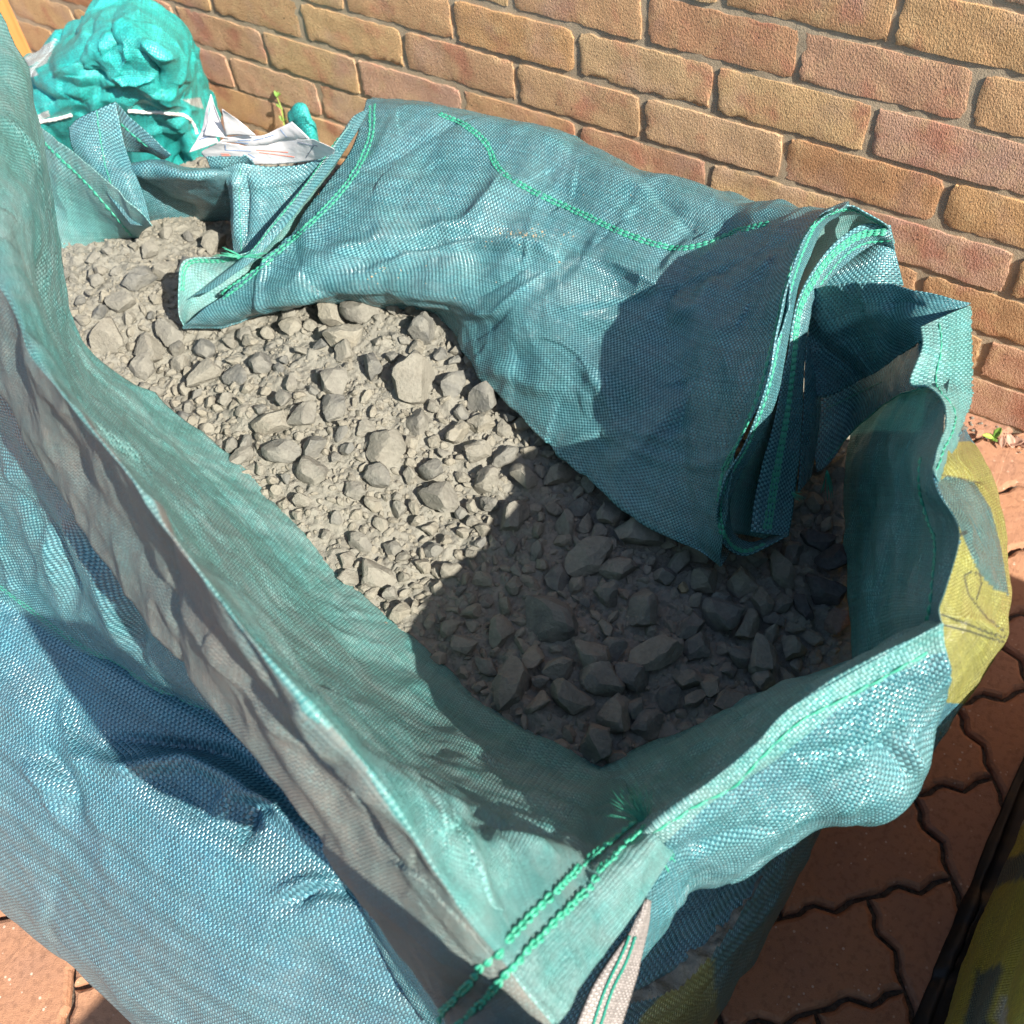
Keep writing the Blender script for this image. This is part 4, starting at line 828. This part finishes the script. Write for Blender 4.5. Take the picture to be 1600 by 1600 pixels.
# stones and chips too small and too many to pick apart: one mass
CH = [stone_mesh(400 + q, 1, .08, 7) for q in range(12)]; CM = [stone_mesh(500 + q, 2, .06, 13) for q in range(16)]; rs = np.random.RandomState(5)
def inbed(x, y): return (np.abs((x - .05) / .57) ** 8 + np.abs((y + .72) / .38) ** 8) < 1
chips_l = []; PLX = np.array(placed); grid = {}
def gkey(x, y): return (int(math.floor(x / .02)), int(math.floor(y / .02)))
for x, y, r in placed: grid.setdefault(gkey(x, y), []).append((x, y, r))
for k in range(52000):
    x = rs.uniform(-.52, .60); y = rs.uniform(-1.08, -.24)
    if not inbed(x, y): continue
    q = PJ(np.array([x, y, .365])); shade = q[0] + .35 * (q[1] - 800) > 790
    big_ = k < 14000
    d = (rs.uniform(.009, .024) if shade else rs.uniform(.006, .016)) if big_ else .0020 + .0055 * rs.rand() ** 2
    gx_, gy_ = gkey(x, y); bad = False; f_ = .74 if big_ else .55
    for i in (-1, 0, 1):
        for j in (-1, 0, 1):
            for a_, b_, r_ in grid.get((gx_ + i, gy_ + j), ()):
                if (x - a_) ** 2 + (y - b_) ** 2 < ((r_ + d / 2) * f_) ** 2: bad = True; break
            if bad: break
        if bad: break
    if bad: continue
    if not shade and big_ and fbm(np.array([x * 9, y * 9, 3.3]), 90, 2) > .25: continue
    grid.setdefault((gx_, gy_), []).append((x, y, d / 2)); chips_l.append((x, y, d, big_))
C_ = np.array([(c[0], c[1], c[2]) for c in chips_l]); PP = np.stack([C_[:, 0], C_[:, 1], C_[:, 0] * 0], -1)
cz = bedz(C_[:, 0], C_[:, 1]) + .0045 * fbm(PP * 45, 70, 3) + .0035 * np.maximum(0, fbm(PP * 95, 75, 3)) - .004
VV, FF = [], []; b0 = 0
for (x, y, d, big_), z in zip(chips_l, cz):
    Vs, Fs = CM[rs.randint(16)] if big_ and d > .008 else CH[rs.randint(12)]
    an = rs.uniform(0, 6.28); ca, sa = math.cos(an), math.sin(an); Q = Vs * (d / 2 * np.array([rs.uniform(1, 1.3), rs.uniform(.7, 1), rs.uniform(.7, 1.2)])); ti = rs.randn() * .35
    Q = np.stack([Q[:, 0] * math.cos(ti) - Q[:, 2] * math.sin(ti), Q[:, 1], Q[:, 0] * math.sin(ti) + Q[:, 2] * math.cos(ti)], 1)
    Q = np.stack([Q[:, 0] * ca - Q[:, 1] * sa, Q[:, 0] * sa + Q[:, 1] * ca, Q[:, 2]], 1)
    VV.append(Q + np.array([x, y, z + d * rs.uniform(.10, .28)])); FF += [(f[0] + b0, f[1] + b0, f[2] + b0) for f in Fs]; b0 += len(Q)
chips = link("gravel_chips", mesh("gravel_chips", np.concatenate(VV), FF), M_STONE, smooth=False)
tag(chips, "loose small chips of grey stone scattered over the dust in the bag", "gravel", kind="stuff")

tag(link("crumbs", mesh("crumbs", *CRUMBS), plain("tan_crumbs", (.42, .31, .18), .9), smooth=False), "tan crumbs of grit scattered on the big flap", "grit", kind="stuff")
# ------------------------------------------------------------------ second sack (bright teal) behind on the left
ts = empty("teal_sack"); tag(ts, "crumpled bright turquoise sack with white cord slumped against the brick wall", "sack")
TR = [
 [(20, 122, .30), (60, 97, .36), (110, 58, .42), (160, 18, .455), (200, 12, .46), (245, 28, .45), (288, 63, .40), (304, 108, .33), (313, 150, .27), (330, 205, .20)],
 [(28, 150, .33), (68, 118, .39), (118, 88, .445), (163, 56, .48), (203, 55, .485), (245, 70, .475), (276, 98, .43), (292, 135, .36), (303, 172, .29), (324, 225, .22)],
 [(38, 182, .33), (78, 158, .37), (118, 130, .41), (160, 115, .43), (202, 110, .435), (240, 115, .43), (266, 135, .40), (283, 160, .35), (297, 195, .28), (317, 240, .22)],
 [(50, 230, .28), (90, 200, .31), (130, 180, .34), (166, 165, .37), (205, 160, .375), (240, 165, .37), (262, 180, .345), (281, 200, .305), (296, 225, .26), (312, 260, .21)],
 [(60, 300, .16), (100, 275, .19), (140, 252, .22), (172, 232, .25), (206, 222, .27), (240, 222, .27), (262, 237, .25), (281, 252, .22), (292, 275, .18), (302, 310, .14)]]
wr = [[W(*p) for p in row] for row in TR]
b_1 = [p + np.array([-.06, .06, -.05]) for p in wr[0]]; b_2 = [np.array([p[0] - .14, min(-.03, p[1] + .09), 0.0]) for p in wr[0]]; b_3 = [np.array([p[0] - .02, p[1] - .03, .0]) for p in wr[-1]]
sack = sheet("cover", [b_2, b_1] + wr + [b_3], M_TEAL, ts, step=.0032, creases=(55, .009), crumple=.003, freq=7, seed=60, world=True,
    prints=[(0, 'poly', [(38, 112), (70, 92), (82, 82), (72, 100), (55, 108), (60, 118), (44, 122)], 0), (0, 'poly', [(285, 156), (312, 152), (318, 170), (300, 165)], 0), (0, 'poly', [(38, 90), (88, 60), (80, 88), (45, 105)], 0), (0, 'poly', [(58, 180), (75, 172), (78, 182), (60, 188)], 0)],
    folds=[([(150, 30), (140, 60), (118, 90), (95, 110)], 6, -0.0120, 's'), ([(175, 30), (172, 70), (160, 95)], 5, -0.0108, 's'), ([(190, 60), (200, 90), (180, 120), (205, 130)], 5, 0.0078, 's'), ([(120, 92), (125, 112), (150, 122), (180, 130)], 4, -0.0120, 's'),
           ([(210, 75), (235, 95), (250, 115), (252, 160)], 4, -0.0120, 's'), ([(215, 62), (245, 85), (275, 95)], 6, 0.0084, 's'), ([(40, 125), (70, 150), (90, 170)], 6, -0.0132, 's'), ([(80, 120), (105, 110), (120, 95)], 5, 0.0078, 's'), ([(180, 125), (215, 128), (245, 120)], 5, 0.0108, 's'), ([(160, 150), (195, 140), (215, 130)], 4, -0.0108, 's'),
           ([(265, 60), (285, 100), (290, 140)], 6, 0.0090, 's'), ([(248, 160), (280, 165), (310, 175)], 7, 0.0084, 's')])
cord("white_cord", sack, [(60, 190), (90, 184), (112, 178)], .0028, M_WHITEROPE)
cord("white_cord", sack, [(200, 172), (225, 174), (255, 175), (285, 180), (300, 192), (307, 210)], .0028, M_WHITEROPE)
t2 = empty("teal_sack"); tag(t2, "small turquoise sack corner showing behind the paper leaflet", "sack")
tb = [[W(462, 196, .33), W(474, 186, .345), W(484, 188, .345), W(488, 200, .33)], [W(458, 204, .34), W(474, 194, .36), W(486, 196, .36), W(491, 208, .34)], [W(456, 215, .32), W(474, 210, .34), W(488, 212, .34), W(494, 220, .32)]]
tb.append([np.array([p[0], p[1] - .02, .0]) for p in tb[-1]]); tb.insert(0, [np.array([p[0], p[1] + .06, .0]) for p in tb[0]])
sheet("corner", tb, M_TEAL, t2, step=.004, crumple=.003, seed=63, world=True)

# ------------------------------------------------------------------ paper leaflet
pap = empty("paper_leaflet"); tag(pap, "creased white printed paper leaflet tucked into the back rim of the bag", "paper")
def pp(name, rows, mat=M_PAPER, sd_=70, cr_=.0012): return sheet(name, rows, mat, pap, step=.0025, crumple=cr_, freq=18, seed=sd_, thick=.0003)
w1 = pp("left_wing", [[(329, 147, .585), (330, 147, .585), (331, 148, .585)], [(326, 185, .56), (338, 182, .56), (345, 188, .558)], [(318, 212, .54), (338, 213, .54), (357, 217, .532)]])
w2 = pp("left_wing_back", [[(328, 149, .584), (329, 149, .584)], [(316, 200, .545), (327, 190, .556)], [(296, 238, .515), (342, 222, .53)]], sd_=71)
w3 = pp("middle_fold", [[(352, 214, .535), (375, 211, .535), (410, 211, .535), (440, 198, .55), (456, 190, .56)], [(348, 217, .532), (380, 220, .527), (405, 222, .525), (440, 214, .535), (472, 205, .55)], [(344, 220, .53), (370, 224, .522), (395, 228, .518), (440, 220, .525), (484, 216, .54)]], sd_=72)
w4 = pp("front_fold", [[(344, 220, .53), (370, 224, .522), (395, 228, .518), (440, 220, .525), (484, 216, .54), (500, 221, .54)], [(315, 236, .51), (360, 237, .508), (400, 240, .505), (440, 236, .51), (490, 228, .525), (522, 233, .53)], [(330, 252, .49), (365, 254, .488), (405, 256, .488), (440, 256, .488), (490, 250, .495), (520, 240, .51)]], sd_=73)
w5 = pp("back_wing", [[(347, 170, .585), (349, 171, .585), (352, 173, .584)], [(350, 195, .56), (362, 192, .56), (376, 190, .56)], [(353, 212, .54), (374, 211, .54), (400, 210, .54)]], sd_=74)
def inkline(s, a, b, mat, wd=.0006):
    cord("print_line", s, [a, b], wd, mat, lift=.0001, twist=False)
for s_, a, b, m in [(w4, (352, 226), (352, 234), M_INKB), (w4, (352, 234), (392, 236), M_INKB), (w4, (490, 228), (478, 246), M_INKK), (w4, (466, 222), (496, 228), M_INKK), (w4, (400, 234), (450, 238), M_INKR), (w4, (405, 238), (460, 245), M_INKR), (w3, (438, 202), (448, 214), M_INKB), (w3, (372, 219), (392, 219), M_INKB), (w3, (396, 219), (412, 216), M_INKB), (w3, (414, 215), (428, 211), M_INKB), (w3, (368, 222), (388, 224), M_INKB), (w4, (388, 240), (398, 246), M_INKB), (w4, (384, 244), (396, 250), M_INKB), (w2, (318, 205), (326, 196), M_INKB), (w2, (312, 218), (330, 212), M_INKB), (w4, (345, 240), (358, 241), M_INKR), (w4, (346, 243), (360, 243), M_INKR)]: inkline(s_, a, b, m)

# ------------------------------------------------------------------ timber post at the far left
post = empty("wooden_post"); tag(post, "orange sawn timber post standing by the wall behind the turquoise sack", "post")
V, Fc = [], []; pb = W(58, 150, .12); boxv(pb[0] - .085, pb[0], pb[1] - .02, pb[1] + .03, -.03, 1.15)
link("upright", mesh("upright", V, Fc), M_WOOD, post, smooth=False)
V, Fc = [], []; boxv(pb[0] - .40, pb[0] - .055, pb[1] - .045, pb[1] - .021, .50, .59); link("rail", mesh("rail", V, Fc), M_WOOD, post, smooth=False)

# ------------------------------------------------------------------ third bag at the lower right
tb3 = empty("printed_bag"); tag(tb3, "full yellow printed bag with dark blue lettering at the lower right corner", "bulk bag")
def p_blue(P):
    q = PJ(P); return (inpoly(q, [(1555, 1350), (1620, 1325), (1620, 1365), (1550, 1388)]) | inpoly(q, [(1525, 1518), (1566, 1505), (1545, 1600), (1540, 1640), (1500, 1640)])).astype(float)
def p_white(P):
    q = PJ(P); return (inpoly(q, [(1563, 1560), (1572, 1550), (1575, 1640), (1560, 1640)]) | inpoly(q, [(1592, 1265), (1600, 1262), (1600, 1290), (1594, 1295)])).astype(float)
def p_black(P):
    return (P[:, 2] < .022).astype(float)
superbody("sack_body", [(0, .868, 1.85, -1.75, -.44), (.03, .838, 1.89, -1.79, -.41), (.12, .828, 1.91, -1.81, -.40), (.3, .826, 1.92, -1.82, -.40), (.5, .842, 1.91, -1.80, -.42), (.65, .885, 1.86, -1.77, -.48), (.73, 1.0, 1.75, -1.66, -.62), (.75, 1.3, 1.5, -1.3, -1.1)], M_DARKBAG, tb3, n=7, wr=.008, seed=33, prints=[(0, p_blue), (1, p_white), (2, p_black)], step=.008)
bs = empty("black_strip"); tag(bs, "black strip lying on the paving along the yellow printed bag", "plastic sheet")  # dark strip laid along the foot of the printed bag
BL = [[np.array([.815, -.38, .003]), np.array([.812, -.60, .004]), np.array([.812, -.80, .003]), np.array([.81, -1.0, .004]), np.array([.81, -1.3, .003])],
      [np.array([.825, -.38, .008]), np.array([.822, -.60, .010]), np.array([.822, -.80, .008]), np.array([.822, -1.0, .010]), np.array([.82, -1.3, .010])],
      [np.array([.832, -.38, .004]), np.array([.830, -.60, .005]), np.array([.830, -.80, .006]), np.array([.83, -1.0, .005]), np.array([.83, -1.3, .004])],
      [np.array([.87, -.38, .008]), np.array([.87, -.60, .009]), np.array([.87, -.80, .008]), np.array([.87, -1.0, .009]), np.array([.87, -1.3, .008])]]
sheet("strip", BL, M_BLACK, bs, step=.004, creases=(40, .003), crumple=.0015, seed=80, world=True, thick=.001)

# ------------------------------------------------------------------ weeds and litter
def leafmesh(L, Wd, curl, seed):
    r = np.random.RandomState(seed); nu, nv = 9, 5; V = []; F = []
    for i in range(nu):
        t = i / (nu - 1); wd = Wd * math.sin(math.pi * (t * .92 + .04)) ** .8
        for j in range(nv):
            s = j / (nv - 1) * 2 - 1; V.append((L * t, wd * s * .5, curl * L * (t * t - .3 * t) + abs(s) * wd * .25 + r.uniform(-.0006, .0006)))
    for i in range(nu - 1):
        for j in range(nv - 1): F.append((i * nv + j, i * nv + j + 1, (i + 1) * nv + j + 1, (i + 1) * nv + j))
    return V, F
def place_leaf(name, parent, loc, rot, L, Wd, curl, mat, seed):
    V, F = leafmesh(L, Wd, curl, seed); M_ = Matrix.Translation(loc) @ Matrix.Rotation(rot[2], 4, 'Z') @ Matrix.Rotation(rot[1], 4, 'Y') @ Matrix.Rotation(rot[0], 4, 'X')
    V = [M_ @ Vector(v) for v in V]; ob = link(name, mesh(name, V, F), mat, parent); md = ob.modifiers.new("thickness", 'SOLIDIFY'); md.thickness = .0004; return ob
sl = empty("seedling"); tag(sl, "small green two-leaved seedling growing at the foot of the brick wall", "weed")
b = Vector(W(1547, 690, 0)); tp = b + Vector((.003, -.002, .012))
v, f = tube([b, b.lerp(tp, .6) + Vector((.001, 0, 0)), tp], [.0008, .0007, .0006], 6); link("stem", mesh("stem", v, f), M_WEED, sl)
place_leaf("leaf", sl, tp, (0, -.9, 1.2), .018, .011, .1, M_WEED, 1); place_leaf("leaf", sl, tp, (0, -.1, 3.6), .018, .010, .2, M_WEED2, 2); place_leaf("leaf", sl, b + Vector((0, 0, .006)), (0, -.1, -.3), .010, .006, .2, M_WEED, 3)
wd_ = empty("weed"); tag(wd_, "thin pale green weed stem against the brick wall behind the paper leaflet", "weed")
b = np.array([W(440, 200, .09)[0], -.03, 0]); top = np.array([W(430, 150, .16)[0], -.03, 0]); 
pts = [Vector((b[0] - .02, -.03, 0)), Vector((b[0], -.028, .06)), Vector((b[0] - .004, -.03, .12)), Vector((b[0] - .02, -.028, .165))]
pts = [Vector(W(448, 215, .10)), Vector(W(443, 190, .125)), Vector(W(440, 170, .15)), Vector(W(433, 152, .17))]
pts = [Vector((pts[0].x, pts[0].y, 0))] + pts
v, f = tube(pts, [.0014, .0014, .0013, .0012, .0008], 6); link("stem", mesh("stem", v, f), M_WEED2, wd_)
for k, (q, rz) in enumerate([(4, .3), (4, 2.6), (4, 1.5), (2, 3.0), (2, .2), (3, 3.4)]): place_leaf("leaf", wd_, pts[q], (0, -.5, rz), .013, .006, .3, M_WEED, 20 + k)
for k, (px, py, rz, L) in enumerate([(1572, 692, .3, .024), (1588, 690, -.4, .028), (1596, 700, .9, .026), (1583, 700, 2.4, .022), (1566, 700, 1.9, .018)]):
    p = W(px, py, .004); lf = empty("dry_leaf"); tag(lf, ["curled brown dry leaf beside the seedling", "pinkish dry leaf tipped against the wall foot", "dry leaf at the picture's right edge by the wall", "dark dry leaf folded under the pinkish one", "small rusty leaf scrap over the paver joint by the seedling"][k], "leaf")
    place_leaf("blade", lf, p, (rnd.uniform(-.5, .5), -.25, rz), L, L * .6, .35, M_LEAFDRY, 40 + k)
dbV, dbF = [], []; b0 = 0; rs = np.random.RandomState(9)
for k in range(260):
    Vs, Fs = CH[rs.randint(12)]; d = .0015 + .004 * rs.rand() ** 2; x = rs.uniform(.45, 1.2); y = -.006 - .035 * rs.rand() ** 1.6
    dbV.append(Vs * d / 2 + np.array([x, y, d * .2])); dbF += [tuple(i + b0 for i in f) for f in Fs]; b0 += len(Vs)
tag(link("grit", mesh("grit", np.concatenate(dbV), dbF), M_FINES, smooth=False), "fine grit swept up along the foot of the wall", "grit", kind="stuff")
